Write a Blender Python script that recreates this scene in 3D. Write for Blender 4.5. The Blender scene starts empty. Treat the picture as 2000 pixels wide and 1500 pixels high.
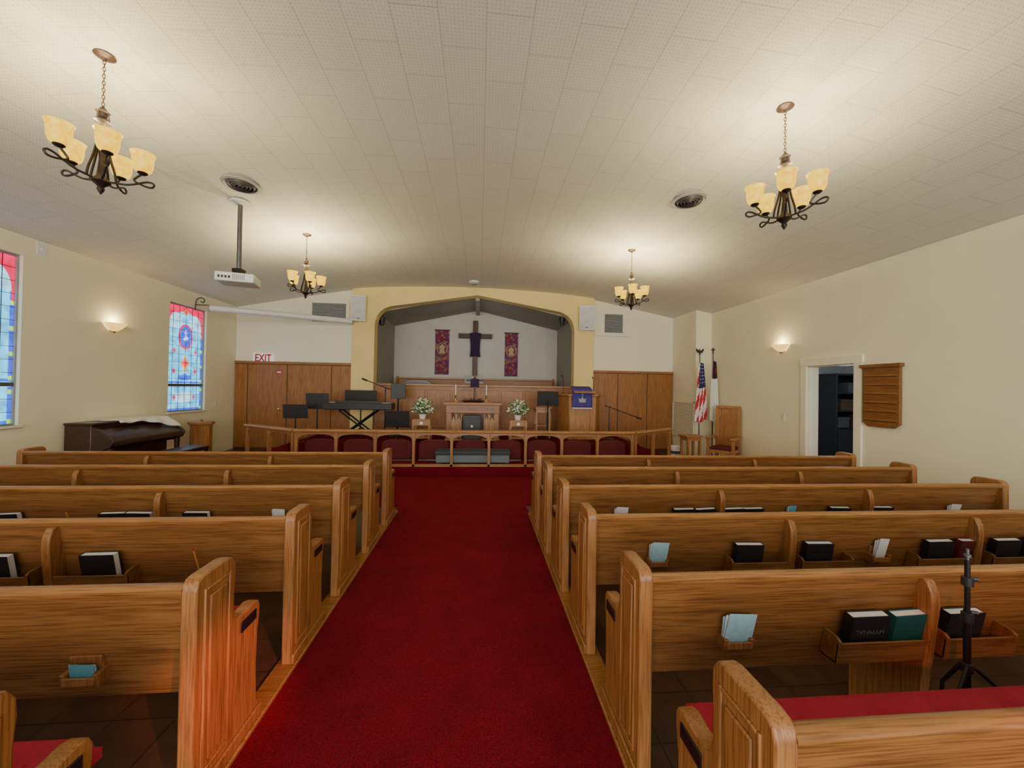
import bpy, bmesh, math, random
from mathutils import Vector, Matrix
random.seed(7)
S = bpy.context.scene; C = S.collection
PI = math.pi; H = 1.7; F = 750.0

# ------------------------------------------------------------ camera
yaw, pit, rol = math.radians(4.8), math.radians(.62), math.radians(1.0)
Fw = Vector((math.sin(yaw)*math.cos(pit), math.cos(yaw)*math.cos(pit), math.sin(pit)))
R0 = Vector((math.cos(yaw), -math.sin(yaw), 0)); U0 = R0.cross(Fw)
Rv = R0*math.cos(rol)+U0*math.sin(rol); Uv = -R0*math.sin(rol)+U0*math.cos(rol)
cd = bpy.data.cameras.new('camera'); cam = bpy.data.objects.new('camera', cd); C.objects.link(cam)
cd.sensor_width = 36; cd.sensor_fit = 'HORIZONTAL'; cd.lens = 13.5; cd.clip_start = .02
m = Matrix.Identity(4)
for i in range(3):
    m[i][0] = Rv[i]; m[i][1] = Uv[i]; m[i][2] = -Fw[i]
m[2][3] = H
cam.matrix_world = m; S.camera = cam
def ray(px, py): return Rv*((px-1000)/F)+Uv*((750-py)/F)+Fw
O = Vector((0, 0, H))
def atY(px, py, Y): d = ray(px, py); return O+d*(Y/d.y)
def atX(px, py, X): d = ray(px, py); return O+d*(X/d.x)

# ------------------------------------------------------------ materials
def nodes(name):
    mt = bpy.data.materials.new(name); mt.use_nodes = True
    nt = mt.node_tree; b = nt.nodes['Principled BSDF']
    return mt, nt, b
def mixc(nt, fac, a, b_, blend='MIX'):
    n = nt.nodes.new('ShaderNodeMix'); n.data_type = 'RGBA'; n.blend_type = blend
    if isinstance(fac, float): n.inputs[0].default_value = fac
    else: nt.links.new(fac, n.inputs[0])
    for i, v in ((6, a), (7, b_)):
        if isinstance(v, tuple): n.inputs[i].default_value = (*v[:3], 1)
        else: nt.links.new(v, n.inputs[i])
    return n.outputs[2]
def coord(nt, sc=(1, 1, 1)):
    t = nt.nodes.new('ShaderNodeTexCoord'); mp = nt.nodes.new('ShaderNodeMapping')
    nt.links.new(t.outputs['Object'], mp.inputs[0]); mp.inputs['Scale'].default_value = sc
    return mp.outputs[0]
def noise(nt, vec, scale, detail=3, dist=0):
    n = nt.nodes.new('ShaderNodeTexNoise'); n.inputs['Scale'].default_value = scale
    n.inputs['Detail'].default_value = detail; n.inputs['Distortion'].default_value = dist
    nt.links.new(vec, n.inputs['Vector']); return n.outputs['Fac']
def ramp(nt, fac, p0, c0, p1, c1):
    r = nt.nodes.new('ShaderNodeValToRGB'); e = r.color_ramp.elements
    e[0].position = p0; e[0].color = (*c0, 1); e[1].position = p1; e[1].color = (*c1, 1)
    nt.links.new(fac, r.inputs[0]); return r.outputs[0]
def bumpn(nt, b, h, strength, dist=.002):
    n = nt.nodes.new('ShaderNodeBump'); n.inputs['Strength'].default_value = strength
    n.inputs['Distance'].default_value = dist
    nt.links.new(h, n.inputs['Height']); nt.links.new(n.outputs[0], b.inputs['Normal'])
def mat(name, col, rough=.5, metal=0., var=.12, vs=6, bump=0, bs=150, emit=None, es=0):
    mt, nt, b = nodes(name); v = coord(nt); f = noise(nt, v, vs)
    c0 = tuple(x*(1-var) for x in col); c1 = tuple(min(1, x*(1+var)) for x in col)
    nt.links.new(ramp(nt, f, .3, c0, .7, c1), b.inputs['Base Color'])
    b.inputs['Roughness'].default_value = rough; b.inputs['Metallic'].default_value = metal
    if bump: bumpn(nt, b, noise(nt, v, bs, 2), bump)
    if emit: b.inputs['Emission Color'].default_value = (*emit, 1); b.inputs['Emission Strength'].default_value = es
    return mt
def carpet(name, col):
    mt, nt, b = nodes(name); v = coord(nt)
    d = tuple(x*.52 for x in col); l = tuple(min(1, x*1.42) for x in col)
    c = ramp(nt, noise(nt, v, 200, 4), .34, d, .66, l)
    k2 = ramp(nt, noise(nt, v, 4, 6), .3, (.76, .76, .76), .7, (1, 1, 1))
    nt.links.new(mixc(nt, 1.0, c, k2, 'MULTIPLY'), b.inputs['Base Color'])
    b.inputs['Roughness'].default_value = 1; b.inputs['Specular IOR Level'].default_value = .08
    bumpn(nt, b, noise(nt, v, 240, 2), .8, .004); return mt
def wood(name, d, l, axis='x', rough=.42, sc=1.0):
    mt, nt, b = nodes(name)
    s = {'x': (.9, 16, 16), 'y': (16, .9, 16), 'z': (16, 16, .9)}[axis]
    v = coord(nt, tuple(q*sc for q in s)); f = noise(nt, v, 1.5, 5, .5)
    s3 = {'x': (3, 95, 95), 'y': (95, 3, 95), 'z': (95, 95, 3)}[axis]
    v2 = coord(nt, s3); f2 = noise(nt, v2, 1.6, 3, .1)
    c = ramp(nt, f, .30, d, .70, l)
    dk = ramp(nt, f2, .36, (.52, .44, .36), .54, (1, 1, 1))
    nt.links.new(mixc(nt, .85, c, dk, 'MULTIPLY'), b.inputs['Base Color'])
    b.inputs['Roughness'].default_value = rough; b.inputs['Coat Weight'].default_value = .10
    b.inputs['Coat Roughness'].default_value = .3
    bumpn(nt, b, f2, .10, .001); return mt
def glow(name, c0, c1, es, vs=18, base=(.9, .8, .6), rough=.3):
    mt, nt, b = nodes(name); f = noise(nt, coord(nt), vs, 3)
    col = ramp(nt, f, .35, c0, .65, c1)
    nt.links.new(col, b.inputs['Emission Color']); b.inputs['Emission Strength'].default_value = es
    b.inputs['Base Color'].default_value = (*base, 1); b.inputs['Roughness'].default_value = rough
    return mt
M = {}
M['oak'] = wood('oak_along', (.215, .087, .022), (.305, .134, .037))
M['oak_end'] = wood('oak_upright', (.28, .112, .029), (.37, .162, .047), 'z', .4)
M['oak_rail'] = wood('oak_cap', (.255, .105, .027), (.345, .155, .044), rough=.3)
M['panel'] = wood('front_panelling', (.30, .12, .031), (.37, .16, .046), 'z', .42)
M['panel_x'] = wood('front_panelling_along', (.30, .12, .031), (.37, .16, .046), 'x', .42)
M['seam'] = mat('dark_seam', (.12, .042, .012), .6)
M['rail'] = wood('communion_oak', (.34, .148, .042), (.45, .22, .075), 'x', .36)
M['rail_z'] = wood('communion_oak_upright', (.34, .148, .042), (.45, .22, .075), 'z', .36)
M['dark_wood'] = wood('dark_walnut', (.032, .013, .009), (.068, .029, .02), 'y', .3)
M['cross_wood'] = wood('cross_wood', (.05, .027, .014), (.10, .055, .03), 'z', .6)
M['board'] = wood('board_oak', (.21, .08, .016), (.29, .12, .03), 'y', .4)
M['wall'] = mat('cream_paint', (.84, .79, .58), .8, var=.03, vs=1.5, bump=.12, bs=60)
M['wall_white'] = mat('white_paint', (.85, .80, .65), .8, var=.03, vs=1.5, bump=.1, bs=60)
M['yellow'] = mat('ochre_paint', (.82, .65, .28), .8, var=.04, vs=2)
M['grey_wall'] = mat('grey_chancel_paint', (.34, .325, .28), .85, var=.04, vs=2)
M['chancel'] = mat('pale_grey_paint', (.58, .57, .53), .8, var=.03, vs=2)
M['trim'] = mat('cream_trim', (.85, .80, .63), .4, var=.03)
M['carpet'] = carpet('red_carpet', (.168, .0058, .0150))
M['carpet_dark'] = carpet('dark_red_carpet', (.10, .003, .008))
M['cushion'] = mat('red_fabric', (.38, .006, .034), .85, var=.1, vs=90, bump=.3, bs=500)
M['kneeler'] = mat('maroon_fabric', (.10, .005, .010), .85, var=.15, vs=60, bump=.3, bs=400)
M['bronze'] = mat('aged_bronze', (.05, .038, .034), .42, .7, var=.25, vs=30)
M['copper'] = mat('rubbed_copper', (.10, .06, .052), .45, .5, var=.2, vs=30)
M['black'] = mat('black_plastic', (.014, .014, .016), .45, var=.2)
M['black_metal'] = mat('black_metal', (.016, .016, .018), .35, .4)
M['grey_metal'] = mat('grey_metal', (.13, .13, .14), .4, .6)
M['win_frame'] = mat('window_frame_grey', (.30, .32, .36), .5, .2)
M['white_plastic'] = mat('white_plastic', (.74, .75, .74), .4, var=.04)
M['grille'] = mat('grey_grille', (.33, .34, .35), .6, var=.1)
M['cloth_grille'] = mat('speaker_grille_cloth', (.56, .59, .61), .6)
M['slate'] = mat('slate_fabric', (.05, .06, .072), .8, var=.15, vs=40)
M['slate_light'] = mat('slate_light', (.17, .20, .23), .8, var=.1, vs=40)
M['paper'] = mat('paper', (.82, .80, .74), .8, var=.04, vs=60)
M['book_black'] = mat('black_cloth', (.012, .013, .016), .42, var=.3, vs=60)
M['book_green'] = mat('green_cloth', (.006, .085, .075), .45, var=.15, vs=60)
M['book_red'] = mat('maroon_cloth', (.10, .015, .02), .45, var=.15, vs=60)
M['gilt'] = mat('grey_lettering', (.10, .105, .11), .5)
M['card_blue'] = mat('pale_blue_card', (.36, .62, .72), .7, var=.08, vs=40)
M['card_aqua'] = mat('aqua_card', (.12, .42, .52), .7, var=.08, vs=40)
M['card_white'] = mat('white_card', (.80, .82, .82), .7, var=.04, vs=40)
M['purple'] = mat('purple_cloth', (.05, .035, .24), .8, var=.15, vs=30)
M['purple_dark'] = mat('dark_purple_cloth', (.028, .010, .055), .8, var=.2, vs=30)
M['sign_red'] = mat('sign_red', (.50, .008, .03), .5)
M['sign_white'] = mat('sign_white', (.88, .88, .88), .4, var=.02, emit=(1, .95, .95), es=.25)
M['flag_red'] = mat('flag_red', (.48, .015, .03), .7)
M['flag_white'] = mat('flag_white', (.80, .78, .74), .7, var=.04)
M['flag_blue'] = mat('flag_blue', (.02, .03, .13), .7)
M['flag_dark'] = mat('flag_dark_maroon', (.06, .014, .03), .7)
M['brass'] = mat('brass', (.55, .36, .10), .3, .9)
M['beige'] = mat('beige_weave', (.50, .38, .22), .9)
M['leaf'] = mat('leaf_green', (.12, .24, .08), .6, var=.4, vs=30)
M['blossom'] = mat('white_blossom', (.82, .82, .70), .7, var=.1, vs=30)
M['lace'] = mat('white_lace', (.80, .80, .77), .85, var=.08, vs=50, bump=.5, bs=150)
M['plaque'] = mat('black_plaque', (.012, .01, .01), .3)
M['pencil'] = mat('pencil_wood', (.60, .28, .06), .5)
M['bulb_shade'] = glow('amber_glass', (1, .47, .003), (1, .72, .025), 1.75, 30, (.20, .12, .01))
M['sconce'] = glow('alabaster_glass', (1, .50, .08), (1, .72, .20), 1.6, 14, (.6, .45, .25))
M['flame_white'] = mat('candle_wax', (.85, .83, .76), .5, var=.03)
def glass(name, c, es=1.4, var=.3):
    return glow(name, tuple(x*(1-var) for x in c), tuple(min(1, x*(1+var)) for x in c), es, 7, tuple(x*.4 for x in c), .15)
M['g_aqua'] = glass('glass_aqua', (.09, .50, .90), 2.0, .35)
M['g_red'] = glass('glass_red', (.90, .01, .09), 1.5)
M['g_blue'] = glass('glass_blue', (.035, .10, .80), 1.6)
M['g_lime'] = glass('glass_lime', (.40, .80, .06), 1.5)
M['g_white'] = glass('glass_pale_blue', (.28, .62, .88), 1.9)
M['g_pale'] = glass('glass_white', (.55, .70, .78), 1.5)
M['g_amber'] = glass('glass_amber', (.95, .24, .02), 1.8)
M['lead'] = mat('lead_came', (.05, .06, .08), .5, .5)
# floor: brown vinyl tile
mt, nt, b = nodes('brown_tile'); v = coord(nt); br = nt.nodes.new('ShaderNodeTexBrick'); nt.links.new(v, br.inputs[0])
br.offset = 0; br.inputs['Scale'].default_value = 1; br.inputs['Brick Width'].default_value = .3; br.inputs['Row Height'].default_value = .3
br.inputs['Mortar Size'].default_value = .003
br.inputs['Color1'].default_value = (.085, .04, .022, 1); br.inputs['Color2'].default_value = (.11, .055, .03, 1); br.inputs['Mortar'].default_value = (.03, .018, .012, 1)
nt.links.new(mixc(nt, .6, br.outputs[0], ramp(nt, noise(nt, v, 9, 6), .3, (.5, .5, .5), .7, (1, 1, 1)), 'MULTIPLY'), b.inputs['Base Color'])
b.inputs['Roughness'].default_value = .35; M['tile'] = mt
# ceiling: perforated acoustic tile
mt, nt, b = nodes('acoustic_tile'); t = nt.nodes.new('ShaderNodeTexCoord'); sp = nt.nodes.new('ShaderNodeSeparateXYZ'); nt.links.new(t.outputs['Object'], sp.inputs[0])
cb = nt.nodes.new('ShaderNodeCombineXYZ'); nt.links.new(sp.outputs[1], cb.inputs[0]); nt.links.new(sp.outputs[0], cb.inputs[1])
br = nt.nodes.new('ShaderNodeTexBrick'); nt.links.new(cb.outputs[0], br.inputs[0]); br.offset = .5
for k, vv in (('Scale', 1), ('Brick Width', .61), ('Row Height', .345), ('Mortar Size', .0035), ('Mortar Smooth', .4)): br.inputs[k].default_value = vv
br.inputs['Color1'].default_value = (.77, .76, .70, 1); br.inputs['Color2'].default_value = (.75, .74, .68, 1); br.inputs['Mortar'].default_value = (.52, .51, .46, 1)
def mth(op, a, bb):
    n = nt.nodes.new('ShaderNodeMath'); n.operation = op
    for i, q in enumerate((a, bb)):
        if q is None: continue
        if isinstance(q, (int, float)): n.inputs[i].default_value = q
        else: nt.links.new(q, n.inputs[i])
    return n.outputs[0]
k = 2*PI/.03
sx_ = mth('SINE', mth('MULTIPLY', sp.outputs[0], k), None); sy_ = mth('SINE', mth('MULTIPLY', sp.outputs[1], k), None)
dots = mth('GREATER_THAN', mth('MULTIPLY', mth('MAXIMUM', sx_, 0), mth('MAXIMUM', sy_, 0)), .5)
col = mixc(nt, mth('MULTIPLY', dots, .45), br.outputs[0], (.30, .295, .27))
nt.links.new(col, b.inputs['Base Color']); b.inputs['Roughness'].default_value = .85
inv = mth('SUBTRACT', 1, br.outputs['Fac']); bumpn(nt, b, inv, .3, .004); M['ceil'] = mt
# tapestry
mt, nt, b = nodes('woven_tapestry'); v = coord(nt); vo = nt.nodes.new('ShaderNodeTexVoronoi'); vo.inputs['Scale'].default_value = 13; nt.links.new(v, vo.inputs['Vector'])
hs = nt.nodes.new('ShaderNodeValToRGB'); e = hs.color_ramp.elements
e[0].color = (.20, .02, .04, 1); e[1].color = (.34, .13, .10, 1); e[1].position = .8
x = e.new(.3); x.color = (.09, .04, .15, 1); x = e.new(.5); x.color = (.32, .03, .03, 1); x = e.new(.68); x.color = (.12, .10, .16, 1)
sc_ = nt.nodes.new('ShaderNodeSeparateColor'); nt.links.new(vo.outputs['Color'], sc_.inputs[0]); nt.links.new(sc_.outputs[0], hs.inputs[0])
nt.links.new(hs.outputs[0], b.inputs['Base Color']); b.inputs['Roughness'].default_value = .9; M['tapestry'] = mt

# ------------------------------------------------------------ mesh helpers
class MB:
    def __init__(s): s.bm = bmesh.new(); s.mi = 0
    def face(s, vs):
        try: f = s.bm.faces.new(vs); f.material_index = s.mi; return f
        except ValueError: return None
    def V(s, p): return s.bm.verts.new(p)
    def box(s, x0, x1, y0, y1, z0, z1, T=None):
        x0, x1 = min(x0, x1), max(x0, x1); y0, y1 = min(y0, y1), max(y0, y1)
        ps = [Vector((x, y, z)) for z in (z0, z1) for y in (y0, y1) for x in (x0, x1)]
        if T: ps = [T @ p for p in ps]
        v = [s.V(p) for p in ps]
        for q in ((0, 2, 3, 1), (4, 5, 7, 6), (0, 1, 5, 4), (2, 6, 7, 3), (0, 4, 6, 2), (1, 3, 7, 5)): s.face([v[i] for i in q])
        return s
    def prism(s, pts, a0, a1, axis='x', T=None):
        def mk(a, b_, c):
            p = Vector({'x': (c, a, b_), 'y': (a, c, b_), 'z': (a, b_, c)}[axis]); return s.V(T @ p if T else p)
        A = [mk(p[0], p[1], a0) for p in pts]; B = [mk(p[0], p[1], a1) for p in pts]; n = len(pts)
        s.face(A[::-1]); s.face(B)
        for i in range(n): s.face([A[i], A[(i+1) % n], B[(i+1) % n], B[i]])
        return s
    def tube(s, pts, r, n=8, closed=False):
        pts = [Vector(p) for p in pts]; N = len(pts); rings = []; up = None
        for i, p in enumerate(pts):
            if closed: t = pts[(i+1) % N]-pts[i-1]
            else: t = pts[min(i+1, N-1)]-pts[max(i-1, 0)]
            t.normalize()
            if up is None:
                a = Vector((0, 0, 1)) if abs(t.z) < .9 else Vector((1, 0, 0)); up = t.cross(a).normalized()
            else: up = (up-t*up.dot(t)).normalized()
            w = t.cross(up); rr = r[i] if isinstance(r, (list, tuple)) else r
            rings.append([s.V(p+(up*math.cos(2*PI*k/n)+w*math.sin(2*PI*k/n))*rr) for k in range(n)])
        for i in range(N if closed else N-1):
            A, B = rings[i], rings[(i+1) % N]
            for k in range(n): s.face([A[k], A[(k+1) % n], B[(k+1) % n], B[k]])
        if not closed: s.face(rings[0][::-1]); s.face(rings[-1])
        return s
    def lathe(s, prof, n=20, c=(0, 0, 0), a0=0, a1=2*PI):
        full = abs(a1-a0-2*PI) < 1e-6; K = n if full else n+1; rows = []
        for r, z in prof:
            r = max(r, .0004)
            rows.append([s.V((c[0]+r*math.cos(a0+(a1-a0)*k/n), c[1]+r*math.sin(a0+(a1-a0)*k/n), c[2]+z)) for k in range(K)])
        for i in range(len(rows)-1):
            for k in range(n): s.face([rows[i][k], rows[i][(k+1) % K], rows[i+1][(k+1) % K], rows[i+1][k]])
        return s
    def ball(s, c, r, n=8, sq=(1, 1, 1)):
        prof = [(r*math.sin(PI*i/n), -r*math.cos(PI*i/n)) for i in range(n+1)]
        st = len(s.bm.verts); s.lathe(prof, n+2)
        s.bm.verts.ensure_lookup_table()
        for v in s.bm.verts[st:]: v.co = Vector((v.co.x*sq[0]+c[0], v.co.y*sq[1]+c[1], v.co.z*sq[2]+c[2]))
        return s
    def grid(s, fn, nu, nv):
        g = [[s.V(fn(i/nu, j/nv)) for j in range(nv+1)] for i in range(nu+1)]
        for i in range(nu):
            for j in range(nv): s.face([g[i][j], g[i+1][j], g[i+1][j+1], g[i][j+1]])
        return s
    def build(s, name, m, parent=None, bevel=0, smooth=True, seg=2, solid=0):
        bmesh.ops.recalc_face_normals(s.bm, faces=s.bm.faces)
        me = bpy.data.meshes.new(name); s.bm.to_mesh(me); s.bm.free()
        for q in (m if isinstance(m, list) else [m]): me.materials.append(M[q] if isinstance(q, str) else q)
        if smooth:
            for p in me.polygons: p.use_smooth = True
            me.set_sharp_from_angle(angle=math.radians(38))
        o = bpy.data.objects.new(name, me); C.objects.link(o)
        if parent: o.parent = parent
        if solid: md = o.modifiers.new('thick', 'SOLIDIFY'); md.thickness = solid; md.offset = 0
        if bevel:
            md = o.modifiers.new('edge', 'BEVEL'); md.width = bevel; md.segments = seg; md.limit_method = 'ANGLE'; md.angle_limit = math.radians(50)
        return o
def tag(o, label, cat, group=None):
    o['label'] = label; o['category'] = cat
    if group: o['group'] = group
    return o
def thing(name, label, cat, loc=(0, 0, 0), rz=0, group=None, rx=0):
    o = bpy.data.objects.new(name, None); C.objects.link(o); o.empty_display_size = .1
    o.location = loc; o.rotation_euler = (rx, 0, rz); return tag(o, label, cat, group)
def struct(o): o['kind'] = 'structure'; return o
def sthing(name, loc=(0, 0, 0)):
    o = bpy.data.objects.new(name, None); C.objects.link(o); o.location = loc; return struct(o)
def dup(root, loc, rz=None, label=None, rx=None):
    r = root.copy(); C.objects.link(r); r.location = loc
    if rz is not None: r.rotation_euler.z = rz
    if rx is not None: r.rotation_euler.x = rx
    if label: r['label'] = label
    for ch in list(root.children):
        c = ch.copy(); C.objects.link(c); c.parent = r
        for g in ch.children:
            d = g.copy(); C.objects.link(d); d.parent = c
    return r
def text(name, body, size, m, parent, loc, rot=(PI/2, 0, 0), ext=.0015, sx=1, off=0):
    cu = bpy.data.curves.new('txt', 'FONT'); cu.body = body; cu.size = size; cu.extrude = ext; cu.align_x = 'CENTER'; cu.align_y = 'CENTER'; cu.offset = off
    o = bpy.data.objects.new('txt', cu); C.objects.link(o); bpy.context.view_layer.update()
    me = bpy.data.meshes.new_from_object(o.evaluated_get(bpy.context.evaluated_depsgraph_get()))
    bpy.data.objects.remove(o); me.materials.clear(); me.materials.append(M[m])
    t = bpy.data.objects.new(name, me); C.objects.link(t); t.parent = parent; t.location = loc; t.rotation_euler = rot; t.scale = (sx, 1, 1)
    return t
def light(name, kind, loc, energy, color=(1, 1, 1), size=.05, **kw):
    d = bpy.data.lights.new(name, kind); d.energy = energy; d.color = color
    if kind == 'AREA': d.shape = 'RECTANGLE'; d.size = kw['sx']; d.size_y = kw['sy']
    else: d.shadow_soft_size = size
    o = bpy.data.objects.new(name, d); C.objects.link(o); o.location = loc
    if 'aim' in kw:
        o.rotation_euler = (Vector(kw['aim'])-Vector(loc)).to_track_quat('-Z', 'Y').to_euler()
    if kind == 'SPOT': d.spot_size = math.radians(kw['cone']); d.spot_blend = kw.get('blend', .5)
    return o

# ------------------------------------------------------------ room
XC = -.22; WL, WR = -6.34, 5.90; YF = 10.57; YB = -2.2
def zc(x):
    d = abs(x-XC)
    if d < 2.6: return 4.40-.014*d*d
    q = d-2.6; s0 = .0728; k_ = min(q, 1.2)
    z = 4.40-.014*2.6*2.6-s0*k_-.05*k_*k_
    return z if q <= 1.2 else z-(s0+.12)*(q-1.2)
struct(MB().box(WL-.3, 9, YB, 13.4, -.12, 0).build('floor', 'tile', smooth=False))
mb = MB(); N = 60
mb.grid(lambda u, v: (WL+(WR-WL)*u, YB+(YF-YB)*v, zc(WL+(WR-WL)*u)), N, 8)
c = struct(mb.build('ceiling', 'ceil', solid=0))
def side_wall(name, x0, x1, holes, zt):
    mb = MB(); y = YB
    for (a, b_, z0, z1) in holes:
        mb.box(x0, x1, y, a, 0, zt)
        if z0 > 0: mb.box(x0, x1, a, b_, 0, z0)
        mb.box(x0, x1, a, b_, z1, zt); y = b_
    mb.box(x0, x1, y, YF, 0, zt); return struct(mb.build(name, 'wall', smooth=False))
W1 = (4.82, 5.86, 1.07, 3.42); W2 = (8.40, 9.46, 1.08, 3.36); D1 = (5.58, 6.47, 0, 2.19)
side_wall('wall_left', WL-.26, WL, [W1, W2], 3.79)
side_wall('wall_right', WR, WR+.2, [D1], 3.79)
def topcurve(x0, x1, n=16): return [(x0+(x1-x0)*i/n, zc(x0+(x1-x0)*i/n)+.01) for i in range(n+1)]
AX0, AX1 = -3.38, 3.13
struct(MB().prism([(WL, 0)]+topcurve(WL, AX0)+[(AX0, 0)], YF, YF+.15, 'y').build('wall_front', 'wall_white', smooth=False))
struct(MB().prism([(AX1, 0)]+topcurve(AX1, WR)+[(WR, 0)], YF, YF+.15, 'y').build('wall_front', 'wall_white', smooth=False))
struct(MB().box(5.49, WR, 9.38, YF, 0, 3.85).build('wall_corner', 'wall', smooth=False))
oL, oR, pk = -2.80, 2.58, (-.10, 4.20)
half = [(0, 3.30), (.02, 3.44), (.07, 3.57), (.15, 3.68), (.26, 3.76), (.40, 3.82)]
inner = [(oR, 0)]+[(oR-a, z) for a, z in half]+[pk]+[(oL+a, z) for a, z in half[::-1]]+[(oL, 0)]
struct(MB().prism([(AX0, 0)]+topcurve(AX0, AX1)+[(AX1, 0)]+inner, YF-.16, YF+.15, 'y').build('wall_arch', 'yellow', smooth=False))
# chancel
YK = 12.95
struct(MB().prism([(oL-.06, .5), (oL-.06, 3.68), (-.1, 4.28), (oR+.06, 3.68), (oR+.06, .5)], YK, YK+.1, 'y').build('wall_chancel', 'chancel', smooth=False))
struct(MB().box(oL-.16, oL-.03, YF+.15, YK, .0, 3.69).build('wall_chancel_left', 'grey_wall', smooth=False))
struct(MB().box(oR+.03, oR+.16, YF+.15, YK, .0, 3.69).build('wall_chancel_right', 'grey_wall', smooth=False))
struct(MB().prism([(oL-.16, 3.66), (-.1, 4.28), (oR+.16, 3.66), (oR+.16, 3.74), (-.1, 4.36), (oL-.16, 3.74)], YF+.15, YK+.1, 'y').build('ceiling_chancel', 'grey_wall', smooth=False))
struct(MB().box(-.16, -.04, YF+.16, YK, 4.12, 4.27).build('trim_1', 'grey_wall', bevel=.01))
struct(MB().box(oL-.03, oR+.03, YF-.16, YK, .0, .52).build('floor_chancel', 'carpet_dark', smooth=False))
# carpets and platform
tag(MB().box(-1.10, .70, YB, 5.55, 0, .012).build('aisle_carpet', 'carpet', smooth=False), 'long dark red carpet running down the centre aisle between pews', 'carpet')
tag(MB().box(WL+.02, WR-.02, 5.55, 9.37, 0, .012).build('front_carpet', 'carpet', smooth=False), 'dark red carpet across the front of the room below the step', 'carpet')
struct(MB().box(-1.18, -1.065, 1.45, 5.30, 0, .03).build('trim_4', 'oak_rail', bevel=.006))
struct(MB().box(.675, .79, .75, 5.15, 0, .03).build('trim_5', 'oak_rail', bevel=.006))
P1 = [(-3.55, 7.38), (3.22, 7.38), (4.42, 8.25), (4.42, YF-.06), (-4.92, YF-.06), (-4.92, 8.3)]
struct(MB().prism(P1, .012, .17, 'z').build('floor_step', 'carpet', smooth=False, bevel=.01))
P2 = [(-3.9, 8.25), (3.55, 8.25), (3.55, YF-.16), (-3.9, YF-.16)]
struct(MB().prism(P2, .17, .5, 'z').build('floor_platform', 'carpet_dark', smooth=False, bevel=.01))
# wainscot panelling either side of the arch
def wains(name, x0, x1, cuts, ztop):
    r = sthing(name, (0, 0, 0))
    MB().box(x0, x1, YF-.035, YF, .0, ztop-.06).build('backing', 'seam', r, smooth=False)
    MB().box(x0, x1, YF-.07, YF, ztop-.07, ztop).build('cap_rail', 'panel_x', r, bevel=.008)
    cs = [x0]+cuts+[x1]
    for a, b_ in zip(cs, cs[1:]):
        MB().box(a+.009, b_-.009, YF-.06, YF-.03, .05, ztop-.08).build('panel', 'panel', r, bevel=.006)
    return r
ztl = 2.29
wl = wains('trim_2', WL+.01, AX0, [atY(q, 780, YF).x for q in (485, 562, 648)], ztl)
wr = wains('trim_3', AX1, 5.49, [atY(q, 780, YF).x for q in (1205, 1262)], 2.24)
p = atY(545, 800, YF-.07)
kn = MB().lathe([(0, 0), (.03, 0), (.03, .02), (.012, .025), (.012, .05), (.03, .06), (.03, .08), (0, .09)], 12).build('door_knob', 'brass', wl)
kn.rotation_euler = (PI/2, 0, 0); kn.location = (p.x, YF-.06, 1.05)
struct(MB().box(WL, WL+.02, YB, YF-.07, .012, .15).build('baseboard_left', 'trim', bevel=.005))
mb = MB(); mb.box(WR-.02, WR, YB, 5.47, .0, .15).box(WR-.02, WR, 6.58, 9.38, .012, .15); struct(mb.build('baseboard_right', 'trim', bevel=.005))
# door on the right wall + hall
d = sthing('door_1', (WR, 0, 0))
MB().box(-.03, .02, D1[0]-.12, D1[0]+.005, 0, D1[3]+.005).build('casing', 'trim', d, bevel=.006)
MB().box(-.03, .02, D1[1]-.005, D1[1]+.12, 0, D1[3]+.005).build('casing', 'trim', d, bevel=.006)
MB().box(-.035, .02, D1[0]-.14, D1[1]+.14, D1[3]-.005, D1[3]+.13).build('head_casing', 'trim', d, bevel=.006)
mb = MB(); mb.box(.02, .2, D1[0], D1[0]+.02, 0, D1[3]).box(.02, .2, D1[1]-.02, D1[1], 0, D1[3]).box(.02, .2, D1[0], D1[1], D1[3]-.02, D1[3]).build('jamb', 'trim', d)
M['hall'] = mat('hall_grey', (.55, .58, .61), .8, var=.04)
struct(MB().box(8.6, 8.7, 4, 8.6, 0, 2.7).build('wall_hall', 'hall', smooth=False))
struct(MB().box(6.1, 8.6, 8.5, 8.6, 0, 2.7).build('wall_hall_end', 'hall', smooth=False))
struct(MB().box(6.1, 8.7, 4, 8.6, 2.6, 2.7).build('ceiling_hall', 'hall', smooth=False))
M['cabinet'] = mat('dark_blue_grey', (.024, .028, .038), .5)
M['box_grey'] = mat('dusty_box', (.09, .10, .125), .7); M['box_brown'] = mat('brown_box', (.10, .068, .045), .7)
CX = 8.15
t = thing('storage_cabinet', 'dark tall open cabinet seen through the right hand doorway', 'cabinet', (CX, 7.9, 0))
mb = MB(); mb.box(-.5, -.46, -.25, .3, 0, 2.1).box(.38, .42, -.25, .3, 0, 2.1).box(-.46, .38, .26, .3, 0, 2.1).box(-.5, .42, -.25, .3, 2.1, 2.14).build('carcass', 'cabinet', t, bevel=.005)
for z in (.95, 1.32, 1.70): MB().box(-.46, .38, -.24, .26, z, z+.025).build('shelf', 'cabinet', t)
for k_ in (0, 1): MB().box(-.46+k_*.42, -.045+k_*.42, -.27, -.245, .06, .94).build('door', 'cabinet', t, bevel=.008)
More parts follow.
